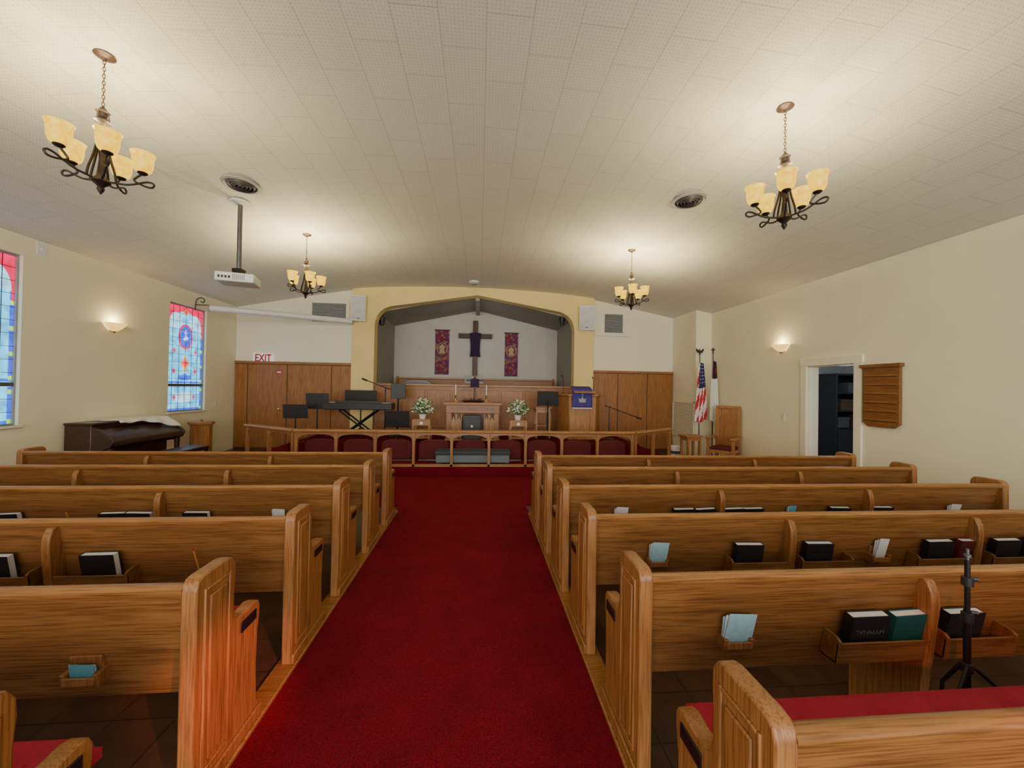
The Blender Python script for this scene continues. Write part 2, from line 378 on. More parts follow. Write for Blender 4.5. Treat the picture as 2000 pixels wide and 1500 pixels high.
for (x, z, w_, h_, mm, lab) in ((-.28, .975, .26, .22, 'box_grey', 'grey box on the lowest open shelf of the hall cabinet'), (.1, .975, .3, .27, 'box_brown', 'brown box on the lowest open shelf of the hall cabinet'), (-.15, 1.345, .4, .24, 'box_brown', 'wide brown box on the middle shelf of the hall cabinet'), (.05, 1.725, .45, .22, 'box_grey', 'wide grey box on the upper shelf of the hall cabinet')):
    b2 = thing('storage_box', lab, 'box', (CX+x, 7.82, z)); MB().box(-w_/2, w_/2, -.13, .13, 0, h_*.8).build('body', mm, b2, bevel=.005); MB().box(-w_/2-.006, w_/2+.006, -.136, .136, h_*.8, h_).build('lid', mm, b2, bevel=.004)

# ------------------------------------------------------------ stained glass windows
def window(name, y0, y1, z0, z1):
    w = y1-y0; h = z1-z0; r = sthing(name, (WL-.075, y0, z0))
    mb = MB(); fw = .026
    mb.box(-.03, .03, 0, fw, 0, h).box(-.03, .03, w-fw, w, 0, h).box(-.03, .03, fw, w-fw, 0, fw).box(-.03, .03, fw, w-fw, h-fw, h)
    mb.build('window_frame', 'win_frame', r, bevel=.004)
    MB().box(-.03, .035, fw, w-fw, .535, .59).build('sash_rail', 'grey_metal', r, bevel=.004)
    MB().box(-.012, -.004, fw, w-fw, fw, h-fw).build('pane', 'g_aqua', r, smooth=False)
    cx = w/2
    mb = MB()
    for a, b_ in ((fw, .53), (.60, h-fw)):
        mb.box(-.004, .0, fw, fw+.04, a, b_).box(-.004, .0, w-fw-.04, w-fw, a, b_).box(-.004, 0, fw, w-fw, a, a+.04)
    mb.build('border', 'g_blue', r, smooth=False)
    mb = MB()
    for zz in (fw, .43, .62, .95, 1.3, 1.65, 2.0):
        for yy in (fw, w-fw-.04): mb.box(-.001, .002, yy, yy+.04, zz, zz+.06)
    mb.build('border_square', 'g_lime', r, smooth=False)
    zt = h-fw; ra = w/2-fw-.02; zb = zt-.62
    pts = [(fw, zb), (fw, zt), (w-fw, zt), (w-fw, zb)]+[(cx+ra*math.cos(a), zb+.52*math.sin(a)) for a in [PI*i/16 for i in range(17)]]
    MB().prism(pts, 0, .004).build('red_spandrel', 'g_red', r, smooth=False)
    mb = MB()
    for s_ in (-1, 1):
        c0 = (cx+s_*.27, zb+.14)
        mb.prism([(c0[0]+.19*math.cos(a), c0[1]+.34*math.sin(a)) for a in [PI*i/14 for i in range(15)]], .001, .006)
    mb.build('pale_lobe', 'g_white', r, smooth=False)
    def ell(c, rx, ry, n=28): return [(c[0]+rx*math.cos(2*PI*i/n), c[1]+ry*math.sin(2*PI*i/n)) for i in range(n)]
    mc = (cx, zb-.02)
    MB().prism(ell(mc, .20, .27), .004, .008).build('medallion_ring', 'g_red', r, smooth=False)
    MB().prism(ell(mc, .165, .23), .008, .010).build('medallion', 'g_blue', r, smooth=False)
    mb = MB(); mb.prism([(cx-.09, mc[1]-.05), (cx-.02, mc[1]-.09), (cx+.1, mc[1]-.03), (cx+.03, mc[1]+.01)], .010, .012).box(.010, .012, cx-.012, cx+.012, mc[1]-.03, mc[1]+.15).box(.010, .012, cx-.05, cx+.05, mc[1]+.07, mc[1]+.09)
    mb.build('medallion_emblem', 'g_pale', r, smooth=False)
    def dia(mb, c, a, b_, d0=.003, d1=.008): mb.prism([(c[0]-a, c[1]), (c[0]-a*.3, c[1]-b_*.4), (c[0], c[1]-b_), (c[0]+a*.3, c[1]-b_*.4), (c[0]+a, c[1]), (c[0]+a*.3, c[1]+b_*.4), (c[0], c[1]+b_), (c[0]-a*.3, c[1]+b_*.4)], d0, d1)
    mb = MB(); dia(mb, (cx, zt-.11), .085, .10); dia(mb, (cx, 1.03), .13, .21); mb.build('amber_star', 'g_amber', r, smooth=False)
    mb = MB(); dia(mb, (cx, 1.03), .07, .11, .008, .011); dia(mb, (cx, zt-.11), .04, .05, .008, .011); mb.build('star_centre', 'g_red', r, smooth=False)
    mb = MB()
    for q in ((cx-.30, zb-.34), (cx+.30, zb-.34), (cx-.30, .86), (cx+.30, .86), (cx-.28, .3), (cx+.28, .3)): dia(mb, q, .05, .07)
    mb.build('red_diamond', 'g_red', r, smooth=False)
    MB().prism([(cx, .83), (cx+.06, .78), (cx+.17, .77), (cx+.19, .70), (cx+.08, .67), (cx-.08, .67), (cx-.19, .70), (cx-.17, .77), (cx-.06, .78)], .003, .008).build('blue_fleur', 'g_blue', r, smooth=False)
    mb = MB(); mb.box(.003, .007, cx-.2, cx+.2, .20, .40); mb.build('inscription_panel', 'g_pale', r, smooth=False)
    mb = MB()
    for i in range(1, 6): y = w*i/6; mb.box(.006, .012, y-.003, y+.003, fw, h-fw)
    for i in range(1, 13):
        z = h*i/13; mb.box(.006, .012, fw, w-fw, z-.003, z+.003)
    mb.build('lead_bar', 'lead', r, smooth=False)
    MB().box(.03, .115, -.02, w+.02, -.035, -.0).build('window_sill', 'trim', r, bevel=.006)
    return r
window('window_1', *W1); window('window_2', *W2)

# ------------------------------------------------------------ pews
XL, XR = -1.09, .70; LL, LR = 4.04, 4.15
RL = [4.73, 3.96, 3.16, 2.41, 1.61, .85]; RR = [4.56, 3.87, 3.13, 2.39, 1.60, .845]
XS = {('L', 5): -1.165}
END = [(0, 0), (0, .875), (.008, .905), (.028, .922), (.06, .927), (.225, .927), (.262, .918), (.284, .888), (.288, .84), (.280, .76), (.282, .68), (.296, .637), (.325, .618), (.40, .615), (.47, .622), (.508, .612), (.523, .588), (.522, .54), (.505, .46), (.498, .30), (.508, .13), (.53, .09), (.53, 0)]
END = [(a*.86, z) for a, z in END]
def yb(z): return .03+(.885-z)/.465*.085
def make_pew(sx, L, label):
    t = thing('pew', label, 'pew', group='oak pews in rows')
    MB().prism([(yb(.885), .885), (yb(.41), .41), (yb(.41)+.022, .41), (yb(.885)+.022, .885)], sx*.055, sx*(L-.055)).build('back_panel', 'oak', t, bevel=.004)
    MB().prism([(.010, .858), (.0, .870), (-.002, .886), (.006, .897), (.022, .902), (.040, .900), (.052, .890), (.054, .87), (.052, .858)], sx*.055, sx*(L-.055)).build('top_rail', 'oak_rail', t)
    MB().prism([(.13, .395), (.13, .425), (.42, .44), (.44, .425), (.44, .405), (.42, .39)], sx*.055, sx*(L-.055)).build('seat', 'oak', t, bevel=.004)
    for i, x0 in enumerate((0, L-.06)):
        e = MB().prism(END, sx*x0, sx*(x0+.06)).build('end_panel', 'oak_end', t, bevel=.007)
        if i == 0: xs = lambda d_: -sx*d_
        else: xs = lambda d_: sx*(L+d_)
        MB().prism([(.073, .16), (.073, .83), (.176, .83), (.176, .16)], xs(-.002), xs(.009)).build('raised_panel', 'oak_end', e, bevel=.008)
        mb = MB(); a0, a1, z0, z1, wd = .042, .206, .12, .868, .013
        mb.box(xs(-.002), xs(.008), a0, a0+wd, z0, z1).box(xs(-.002), xs(.008), a1-wd, a1, z0, z1).box(xs(-.002), xs(.008), a0+wd, a1-wd, z0, z0+wd).box(xs(-.002), xs(.008), a0+wd, a1-wd, z1-wd, z1)
        mb.build('panel_moulding', 'oak_end', e, bevel=.004)
        MB().box(xs(-.002), xs(.014), -.004, .46, .03, .085).build('base_moulding', 'oak_end', e, bevel=.006)
        if i == 0:
            mb = MB(); mb.box(sx*-.006, 0, .29, .41, .535, .585).build('plaque', 'plaque', e, bevel=.002)
    for f in (1/3, 2/3):
        x = L*f
        MB().prism([(.06, .872), (.03, .866), (.004, .845), (-.014, .80), (-.018, .74), (-.006, .62), (.012, .46), (.03, .3), (.035, 0), (.38, 0), (.38, .396), (.135, .40)], sx*(x-.022), sx*(x+.022)).build('support', 'oak_end', t, bevel=.007)
    return t
ordn = ['front', 'second', 'third', 'fourth', 'fifth', 'sixth']
def plabel(side, i):
    where = 'left of the aisle' if side == 'L' else 'right of the aisle'
    if i == 0: return 'oak pew in the front row nearest the rail, '+where
    if i == 5: return 'oak pew closest to the camera, cut by the frame, '+where
    return 'oak pew in the %s row from the rail, %s' % (ordn[i], where)
pl = make_pew(-1, LL, ''); pr = make_pew(1, LR, ''); pews = {}
for i in range(5, -1, -1):
    if i == 5:
        pl.location = (XS['L', 5], RL[5], 0); pr.location = (XR, RR[5], 0); pl['label'] = plabel('L', 5); pr['label'] = plabel('R', 5); pews['L', 5] = pl; pews['R', 5] = pr
    else:
        pews['L', i] = dup(pl, (XL, RL[i], 0), label=plabel('L', i)); pews['R', i] = dup(pr, (XR, RR[i], 0), label=plabel('R', i))
RY = {('R', 4): 1255, ('R', 3): 1095, ('R', 2): 1010, ('R', 1): 955, ('L', 4): 1280, ('L', 3): 1115, ('L', 2): 1005, ('L', 1): 950}
def rowY(s, i): return (RL if s == 'L' else RR)[i]
def pewx(s, i, px): return atY(px, RY[s, i], rowY(s, i)+.05).x
RACK = {('R', 4): [(1620, 1794), (1826, 1960)], ('R', 3): [(1421, 1535), (1556, 1655), (1780, 1895), (1924, 2045)], ('R', 2): [(1300, 1393), (1410, 1492), (1600, 1683), (1699, 1780)],
        ('R', 1): [(1260, 1310), (1322, 1385), (1500, 1546), (1556, 1622)], ('L', 3): [(108, 262), (-75, 72)], ('L', 2): [(198, 302), (322, 425), (-40, 65)], ('L', 1): [(153, 240), (350, 432), (446, 500), (48, 110)]}
for (s, i), lst in RACK.items():
    p_ = pews[s, i]
    for a, b_ in lst:
        x0, x1 = sorted((pewx(s, i, a)-p_.location.x, pewx(s, i, b_)-p_.location.x))
        mb = MB(); mb.prism([(.003, .578), (.015, .485), (.026, .485), (.014, .578)], x0, x1)
        mb.box(x0, x1, .017, yb(.49), .478, .490)
        for xx in (x0, x1-.012): mb.prism([(-.003, .588), (.013, .478), (yb(.478), .478), (yb(.61), .61), (.035, .605), (.015, .602)], xx, xx+.012)
        mb.build('book_rack', 'oak', p_, bevel=.003)
# books
def make_book(cover, label):
    t = thing('hymnal', label, 'hymnal', group='hymnals in the pew racks')
    w, h, d = .185, .212, .040
    mb = MB(); mb.box(-w/2, w/2, -d/2, -d/2+.003, 0, h).box(-w/2, w/2, d/2-.003, d/2, 0, h).box(-w/2, -w/2+.003, -d/2, d/2, 0, h)
    mb.build('cover', cover, t, bevel=.001)
    MB().box(-w/2+.003, w/2-.005, -d/2+.003, d/2-.003, .004, h-.005).build('pages', 'paper', t)
    return t
proto = {'b': None, 'g': None, 'm': None}; cov = {'b': 'book_black', 'g': 'book_green', 'm': 'book_red'}
BK = {('R', 4): [(1684, 'b'), (1764, 'g'), (1866, 'b')], ('R', 3): [(1457, 'b'), (1592, 'b'), (1826, 'b'), (1884, 'm'), (1956, 'b'), (2012, 'b')],
      ('R', 2): [(1332, 'b'), (1374, 'b'), (1429, 'b'), (1466, 'b'), (1633, 'b'), (1716, 'b')], ('R', 1): [(1286, 'b'), (1336, 'b'), (1366, 'b'), (1527, 'b'), (1588, 'b')],
      ('L', 3): [(203, 'b'), (-5, 'b')], ('L', 2): [(229, 'b'), (276, 'b'), (389, 'b'), (20, 'b')], ('L', 1): [(172, 'b'), (211, 'b'), (378, 'b'), (413, 'b'), (466, 'b'), (82, 'b')]}
cname = {'b': 'black', 'g': 'dark green', 'm': 'maroon'}; on = ['nearest', 'second from', 'third from', 'fourth from', 'fifth from', 'sixth from']
lettered = None
for (s, i), lst in BK.items():
    side = 'left' if s == 'L' else 'right'
    for n_, (px, kd) in enumerate(sorted(lst, key=lambda q: abs(pewx(s, i, q[0])+.25))):
        lab = '%s hymnal %s the aisle in the %s row %s pew rack' % (cname[kd], on[n_], ordn[i], side)
        if kd == 'g': lab = 'dark green hymnal beside a black one in the fifth row right pew rack'
        y = rowY(s, i)+.058; rz = random.uniform(-.05, .05)
        if proto[kd] is None: proto[kd] = o = make_book(cov[kd], lab)
        else: o = dup(proto[kd], (0, 0, 0), label=lab)
        o.location = (pewx(s, i, px), y, .492); o.rotation_euler = (.185, random.uniform(-.03, .03), rz)
        if (s, i, px) == ('R', 4, 1684): lettered = o
text('lettering', 'HYMNAL', .032, 'gilt', lettered, (0, -.0212, .135), (PI/2, PI, 0), .0006, 1.1)
# card holders, cards, pencils
CARDS = [('R', 4, 1440, 'card_blue', 'pale blue card fanned in the small holder on the fifth row right pew', .13), ('R', 3, 1285, 'card_blue', 'blue and white cards in the holder nearest the aisle, fourth row right pew', .11),
         ('R', 3, 1718, 'card_white', 'white card in the middle holder on the fourth row right pew', .07), ('R', 2, 1212, 'card_white', 'white leaflets in the holder nearest the aisle, third row right pew', .10),
         ('R', 2, 1543, 'card_aqua', 'aqua card in the middle holder of the third row right pew', .06), ('R', 2, 1860, 'card_white', 'white leaflets in the holder by the wall end, third row right pew', .10),
         ('R', 1, 1694, 'card_aqua', 'aqua card showing above the second row right pew back', .07), ('L', 4, 157, 'card_aqua', 'aqua card low in the holder on the fifth row left pew', .09),
         ('L', 2, 545, 'card_white', 'white cards in the holder nearest the aisle, third row left pew', .09)]
for s, i, px, cm, lab, w in CARDS:
    p_ = pews[s, i]; X = pewx(s, i, px); x = X-p_.location.x; low = (s == 'L' and i == 4)
    zz = .55 if not low else .50
    mb = MB(); hw = .075
    mb.prism([(yb(zz)-.012, zz), (yb(zz), zz), (yb(zz+.10), zz+.10), (yb(zz+.10)-.012, zz+.10)], x-hw*.8, x+hw*.8)
    mb.box(x-hw*.7, x+hw*.7, yb(zz)-.055, yb(zz), zz, zz+.012)
    for q in (-1, 1): mb.prism([(yb(zz)-.06, zz+.045), (yb(zz)-.05, zz-.01), (yb(zz), zz-.01), (yb(zz), zz+.05)], x+q*hw*.8-.01, x+q*hw*.8+.01)
    mb.box(x-hw*.8, x+hw*.8, yb(zz)-.06, yb(zz)-.05, zz, zz+.032)
    mb.build('card_holder', 'oak_end', p_, bevel=.003)
    hh = .15 if not low else .065
    mb = MB(); T = Matrix.Rotation(.2, 4, 'X')
    for kq in range(3):
        T2 = Matrix.Translation((0, -.008*kq, 0)) @ T @ Matrix.Rotation((kq-1)*.06, 4, 'Y')
        mb.mi = 0 if kq != 1 else 1
        mb.box(-w/2, w/2, -.001, .001, .0, hh+.008*kq-.012, T2)
    o = tag(mb.build('offering_card', [cm, 'card_white'], smooth=False), lab, 'card', 'cards in the pew holders')
    o.location = (X, rowY(s, i)+yb(zz)-.022, zz+.013)
for s, i, px, lab in (('L', 3, 392, 'orange pencil upright on the fourth row left pew near the aisle'), ('L', 2, 143, 'orange pencil upright on the third row left pew')):
    X = pewx(s, i, px); t = thing('pencil', lab, 'pencil', (X, rowY(s, i)+.05, .55))
    t.rotation_euler = (.18, -.15, 0); MB().tube([(0, 0, 0), (0, 0, .16)], .004, 6).build('shaft', 'pencil', t); MB().lathe([(.004, .16), (.004, .175), (0, .178)], 6).build('eraser', 'sign_red', t)
# seat cushions
def cushion(side, L, label, loc, D1_=.50):
    t = thing('seat_cushion', label, 'cushion', loc, group='red pew cushions'); sx = 1 if side == 'R' else -1
    x0, x1 = .07, L-.08; D0 = .15; T_ = .085
    bx = [x0+.14+.28*i for i in range(int((x1-x0)/.28))]
    def top(u, v):
        x = x0+(x1-x0)*u; y = D0+(D1_-D0)*v
        e = min(1, min(u*(x1-x0), (1-u)*(x1-x0))/.04, min(v, 1-v)*(D1_-D0)/.04); e = math.sqrt(max(0, 1-(1-e)**2))
        z = .445+T_*(.35+.65*e)
        for b_ in bx:
            dd = (x-b_)**2+(y-D1_+.10)**2; z -= .02*math.exp(-dd/.0016)*e
        return (sx*x, y, z)
    mb = MB(); nu, nv = 150, 18
    mb.grid(top, nu, nv)
    mb.box(sx*(x0+.002), sx*(x1-.002), D0+.002, D1_-.002, .443, .445+T_*.36)
    mb.build('cushion_body', 'cushion', t)
    mb = MB()
    for b_ in bx: mb.ball((sx*b_, D1_-.10, .51), .012, 6, (1, 1, .5))
    mb.build('buttons', 'cushion', t)
    return t
cushion('R', LR, 'red tufted cushion on the closest pew right of the aisle', (XR, RR[5], 0), .575)
cushion('L', LL, 'red cushion on the closest pew left of the aisle', (XS['L', 5], RL[5], 0), .56)
cushion('L', LL, 'red cushion on the fifth row pew left of the aisle', (XL, RL[4], 0), .57)

# ------------------------------------------------------------ chandeliers
def arc_path(ctrl, n=6):
    P = [Vector(p) for p in ctrl]; out = []
    for i in range(len(P)-1):
        p0, p1, p2, p3 = P[max(i-1, 0)], P[i], P[i+1], P[min(i+2, len(P)-1)]
        for k in range(n):
            t = k/n; out.append(.5*((2*p1)+(p2-p0)*t+(2*p0-5*p1+4*p2-p3)*t*t+(3*p1-p0-3*p2+p3)*t**3))
    out.append(P[-1]); return out
SH = [(.02, -.86), (.045, -.856), (.064, -.838), (.075, -.805), (.079, -.77), (.080, -.735), (.084, -.71), (.092, -.692), (.0945, -.688), (.089, -.691), (.080, -.71), (.076, -.735), (.075, -.77), (.07, -.805), (.06, -.835), (.04, -.85), (.0, -.853)]
SH = [(r*.87, -.86+(z+.86)*.93) for r, z in SH]
CR = .237
def make_chandelier(label):
    t = thing('chandelier', label, 'chandelier', group='bronze chandeliers with amber shades')
    MB().lathe([(0, .0), (.066, 0), (.068, -.008), (.05, -.02), (.02, -.028), (.012, -.045), (0, -.047)], 24).build('canopy', 'copper', t)
    mb = MB()
    for i in range(13):
        z = -.055-i*.028; a = (i % 2)*PI/2
        mb.tube([(.0085*math.cos(q)*math.cos(a), .0085*math.cos(q)*math.sin(a), z+.019*math.sin(q)) for q in [2*PI*j/8 for j in range(8)]], .003, 5, True)
    mb.build('chain', 'copper', t)
    MB().lathe([(0, -.40), (.008, -.41), (.014, -.43), (.03, -.445), (.045, -.455), (.03, -.465), (.026, -.50), (.05, -.525), (.055, -.535), (.03, -.545), (.018, -.56), (.018, -.62), (.022, -.75), (.016, -.84), (.024, -.93), (.03, -.97), (.055, -1.0), (.06, -1.015), (.03, -1.04), (.018, -1.055), (.024, -1.07), (.016, -1.09), (0, -1.115)], 16).build('column', 'bronze', t)
    mb = MB()
    for q in range(4):
        a = PI/4+q*PI/2; mb.tube([(.012*math.cos(a), .012*math.sin(a), -.425), (.034*math.cos(a), .034*math.sin(a), -.45), (.05*math.cos(a), .05*math.sin(a), -.535)], .004, 5)
    mb.build('cage', 'copper', t)
    for q in range(5):
        a = -PI/2+q*2*PI/5; ca, sa = math.cos(a), math.sin(a)
        def P(r, z, s_=0): return (r*ca-s_*sa, r*sa+s_*ca, z)
        mb = MB()
        mb.tube(arc_path([P(.02, -.58), P(.03, -.70), P(.05, -.82), P(.075, -.92), P(.085, -.99)]), .009, 6)
        mb.tube(arc_path([P(.03, -1.0), P(.09, -.995), P(.15, -.985), P(.205, -.96), P(.26, -.93), P(.295, -.925), P(.31, -.94), P(.295, -.965), P(.25, -.965), P(.19, -.94), P(.205, -.905), P(CR, -.87)]), .008, 6)
        arm = mb.build('arm', 'bronze', t)
        MB().lathe([(0, -.88), (.022, -.875), (.036, -.862), (.032, -.85), (.012, -.845)], 14, P(CR, 0)).build('cup', 'bronze', arm)
        MB().lathe(SH, 22, P(CR, 0)).build('shade', 'bulb_shade', arm)
    return t
CH = [(-3.02, 3.29, 'large chandelier at upper left nearest the left windows'), (2.70, 3.22, 'large chandelier at upper right nearest the camera'),
      (-3.02, 6.88, 'smaller looking far chandelier beside the hanging projector'), (2.74, 6.82, 'smaller looking far chandelier on the right near the arch')]
ch0 = None
for j, (x, y, lab) in enumerate(CH):
    z = zc(x)
    if ch0 is None: ch0 = o = make_chandelier(lab); o.location = (x, y, z)
    else: o = dup(ch0, (x, y, z), label=lab)
    rz = math.atan2(-y, -x)+PI/2+[.12, .05, .25, .1][j]; o.rotation_euler.z = rz
    for q in range(5):
        a = -PI/2+q*2*PI/5+rz
        light('bulb_light', 'POINT', (x+CR*math.cos(a), y+CR*math.sin(a), z-.715), [19, 19, 29, 29][j], (1, .83, .43), .03)

# ------------------------------------------------------------ ceiling items
def vent(px, py, lab):
    p = O.copy(); z = 4.3
    for _ in range(5):
        d_ = ray(px, py); p = O+d_*((z-H)/d_.z); z = zc(p.x)
    t = thing('ceiling_vent', lab, 'vent', (p.x, p.y, z-.004), group='round ceiling vents')
    MB().lathe([(.225, .0), (.225, -.012), (.19, -.02), (.185, -.005)], 32).build('rim', 'grille', t)
    mb = MB()
    for r_ in (.165, .125, .085, .045): mb.lathe([(r_, -.006), (r_-.02, -.034), (r_-.024, -.034), (r_-.006, -.006)], 28)
    mb.build('cone_ring', 'grey_metal', t)
    MB().lathe([(0, -.003), (.188, -.003)], 28).build('duct_backing', 'black', t)
    return p
vent(470, 360, 'round dark ceiling vent above the projector pole'); vent(1347, 391, 'round dark ceiling vent left of the upper right chandelier')
p = O+ray(926, 551)*((4.39-H)/ray(926, 551).z)
t = thing('smoke_detector', 'small round smoke detector on the ceiling before the arch', 'smoke detector', (p.x, p.y, zc(p.x)))
MB().lathe([(0, 0), (.13, 0), (.13, -.03), (.10, -.045)], 20).build('base', 'white_plastic', t); MB().lathe([(.10, -.045), (.08, -.075), (0, -.08)], 20).build('cap', 'grille', t)
# projector
px_, py_ = -3.40, 5.68
zt = zc(px_)
t = thing('projector_mount', 'ceiling pole mount holding the white projector', 'mount', (px_, py_, zt-.004))
MB().lathe([(0, 0), (.14, 0), (.14, -.02), (.05, -.035), (0, -.04)], 20).build('ceiling_plate', 'white_plastic', t)
MB().tube([(0, 0, -.03), (0, 0, -.95)], .03, 12).build('pole', 'grey_metal', t)
mb = MB(); mb.box(-.06, .06, -.06, .06, -.99, -.94)
for a in range(4): mb.tube([(0, 0, -.97), (.13*math.cos(a*PI/2+.7), .11*math.sin(a*PI/2+.7), -1.025)], .01, 6)
mb.build('bracket', 'black_metal', t, bevel=.004)
t = thing('projector', 'white projector hanging from the ceiling pole', 'projector', (px_, py_, zt-1.03-.13), .25)
MB().box(-.23, .23, -.18, .18, 0, .125).build('body', 'white_plastic', t, bevel=.02, seg=3)
mb = MB()
for i in range(7): mb.box(-.02+i*.022, -.008+i*.022, -.184, -.17, .025, .10)
mb.build('vent_slots', 'grille', t); mb = MB()
for i in range(4): mb.box(-.19+i*.04, -.165+i*.04, -.184, -.17, .04, .075)
mb.build('ports', 'black', t); MB().tube([(.1, .17, .065), (.1, .21, .065)], .045, 16).build('lens', 'black', t)

# ------------------------------------------------------------ projector screen on left
A = Vector((-6.02, 9.08, 3.37)); B = Vector((-3.36, 10.33, 3.37)); t = thing('projector_screen', 'retracted white roller projection screen across the front left corner', 'projection screen', A)
d_ = B-A; mb = MB(); mb.tube([Vector((0, 0, 0)), d_], .068, 14); mb.build('casing', 'white_plastic', t)
mb = MB(); u_ = d_.normalized(); mb.tube([u_*-.02, u_*.0], .073, 12); mb.tube([d_, d_+u_*.02], .073, 12); mb.build('end_cap', 'grille', t)
mb = MB(); mb.tube(arc_path([(-.31, 0, -.06), (-.30, 0, .12), (-.26, 0, .2), (-.18, 0, .22), (-.12, 0, .17), (-.15, 0, .11), (-.2, 0, .14)]), .01, 6); mb.tube([(-.31, 0, .06), (.0, 0, .06)], .01, 6); mb.build('wall_bracket', 'black_metal', t)
mb = MB(); mb.tube([d_+Vector((0, 0, .06)), d_+Vector((0, .07, .06))], .012, 6); mb.build('wall_hook', 'black_metal', t)

# ------------------------------------------------------------ wall fittings
def sconce(x, y, z, face, lab, li):
    t = thing('wall_sconce', lab, 'wall light', (x, y, z), 0 if face > 0 else PI, 'alabaster wall sconces')
    prof = [(.0, -.10), (.03, -.098), (.08, -.075), (.13, -.03), (.165, .02), (.18, .035), (.175, .038), (.15, .02), (.12, -.02), (.07, -.065), (0, -.085)]
    MB().lathe(prof, 20, (.012, 0, 0), -PI/2, PI/2).build('bowl', 'sconce', t)
    MB().lathe([(0, -.13), (.012, -.125), (.02, -.11), (.03, -.10), (0, -.095)], 10, (.03, 0, 0)).build('finial', 'brass', t)
    MB().box(0, .012, -.05, .05, -.10, .06).build('back_plate', 'brass', t, bevel=.003)
    light('sconce_light', 'POINT', (x+.09*face, y, z+.07), li, (1, .78, .40), .04)
sconce(WL, 7.18, 2.66, 1, 'glowing bowl sconce on the left wall between the windows', 6); sconce(WR, 7.05, 2.60, -1, 'glowing bowl sconce on the right wall beside the doorway', 6)
# exit sign
p = atY(516, 700, YF)
t = thing('exit_sign', 'white EXIT sign with red letters above the panelled door', 'sign', (p.x, YF-.003, p.z))
MB().box(-.25, .25, -.05, 0, -.135, .135).build('sign_face', 'sign_white', t, bevel=.008); text('lettering', 'EXIT', .27, 'sign_red', t, (0, -.052, -.0), sx=.74, off=.007)
p = atY(548, 727, YF); t = thing('door_notice', 'tiny red notice on the panelled door below the exit sign', 'sign', (p.x, YF-.062, p.z))
MB().box(-.07, .07, -.006, 0, -.05, .05).build('plate', 'sign_red', t); MB().box(-.05, .05, -.008, -.006, -.02, .02).build('white_band', 'white_plastic', t)
def wallvent(x0, x1, y0, y1, lab, ix0, ix1, iy0, iy1):
    a = atY(x0, y1, YF); b_ = atY(x1, y0, YF); ia = atY(ix0, iy1, YF); ib = atY(ix1, iy0, YF)
    t = thing('wall_grille', lab, 'grille', (a.x, YF-.002, a.z)); w, h = b_.x-a.x, b_.z-a.z
    mb = MB(); l, r_, bo, to = ia.x-a.x, ib.x-a.x, ia.z-a.z, ib.z-a.z
    mb.box(0, l, -.035, 0, 0, h).box(r_, w, -.035, 0, 0, h).box(l, r_, -.035, 0, 0, bo).box(l, r_, -.035, 0, to, h)
    mb.build('frame', 'wall_white', t, bevel=.004)
    mb = MB(); n = 14
    for i in range(n):
        z = bo+(to-bo)*(i+.5)/n; mb.box(l, r_, -.02, -.006, z-.012, z+.006)
    mb.build('slats', 'grille', t); MB().box(l, r_, -.005, 0, bo, to).build('backing', 'slate', t)
wallvent(604, 684, 589, 634, 'grey louvred opening high on the left front wall by the speaker', 610, 677, 594, 628)
wallvent(1160, 1228, 611, 656, 'small square grille with wide white frame on the right front wall', 1180, 1216, 615, 650)
def wspeaker(x0, x1, y0, y1, lab, rz):
    Y = YF-.36; a = atY(x0, y1, Y); b_ = atY(x1, y0, Y); w, h = b_.x-a.x, b_.z-a.z
    t = thing('wall_speaker', lab, 'speaker', ((a.x+b_.x)/2, Y, a.z), rz)
    T = Matrix.Translation((0, 0, h/2)) @ Matrix.Rotation(.12, 4, 'X') @ Matrix.Translation((0, 0, -h/2))
    MB().prism([(-w*.46, 0), (w*.46, 0), (w*.34, .18), (-w*.34, .18)], 0, h, 'z', T).build('cabinet', 'white_plastic', t, bevel=.01)
    MB().box(-w*.42, w*.42, -.012, 0, .03, h-.03, T).build('grille', 'cloth_grille', t, bevel=.006)
    MB().box(-.03, .03, -.016, -.012, .06, .085, T).build('badge', 'black', t)
    MB().box(-.03, .03, .12, .36-.18, h*.4, h*.6).build('bracket', 'black_metal', t)
wspeaker(684, 716, 577, 626, 'white loudspeaker on the left pillar of the arch', .25); wspeaker(1130, 1163, 598, 644, 'white loudspeaker on the right pillar of the arch', -.25)
for px, py, lab, rz in ((746, 627, 'small black spotlight in the left shoulder of the arch', -.3), (1098, 627, 'small black spotlight in the right shoulder of the arch', .3)):
    p = atY(px, py, YF+.3); t = thing('spotlight', lab, 'spotlight', (p.x, YF+.32, p.z), rz)
    MB().lathe([(0, -.12), (.05, -.12), (.07, -.05), (.09, .1), (.08, .1), (.05, .0)], 16).build('can', 'black', t); MB().box(-.012, .012, -.02, .02, .09, .26).build('yoke', 'black_metal', t)
# small plates
def plate(p, nx, lab, name='light_switch', cat='light switch', w=.08, h=.12):
    t = thing(name, lab, cat, p)
    MB().box(0, .008*nx, -w/2, w/2, -h/2, h/2).build('cover_plate', 'white_plastic', t, bevel=.002); MB().box(.008*nx, .016*nx, -.008, .008, -.015, .015).build('toggle', 'white_plastic', t)
plate(atX(1530, 815, WR), -1, 'white light switch on the right wall left of the doorway'); plate(atX(421, 789, WL), 1, 'white outlet plate low on the left wall past the window', 'wall_outlet', 'outlet')
plate(atX(81, 487, WL), 1, 'small cream box high on the left wall near the ceiling', 'wall_box', 'wall box', .12, .2)
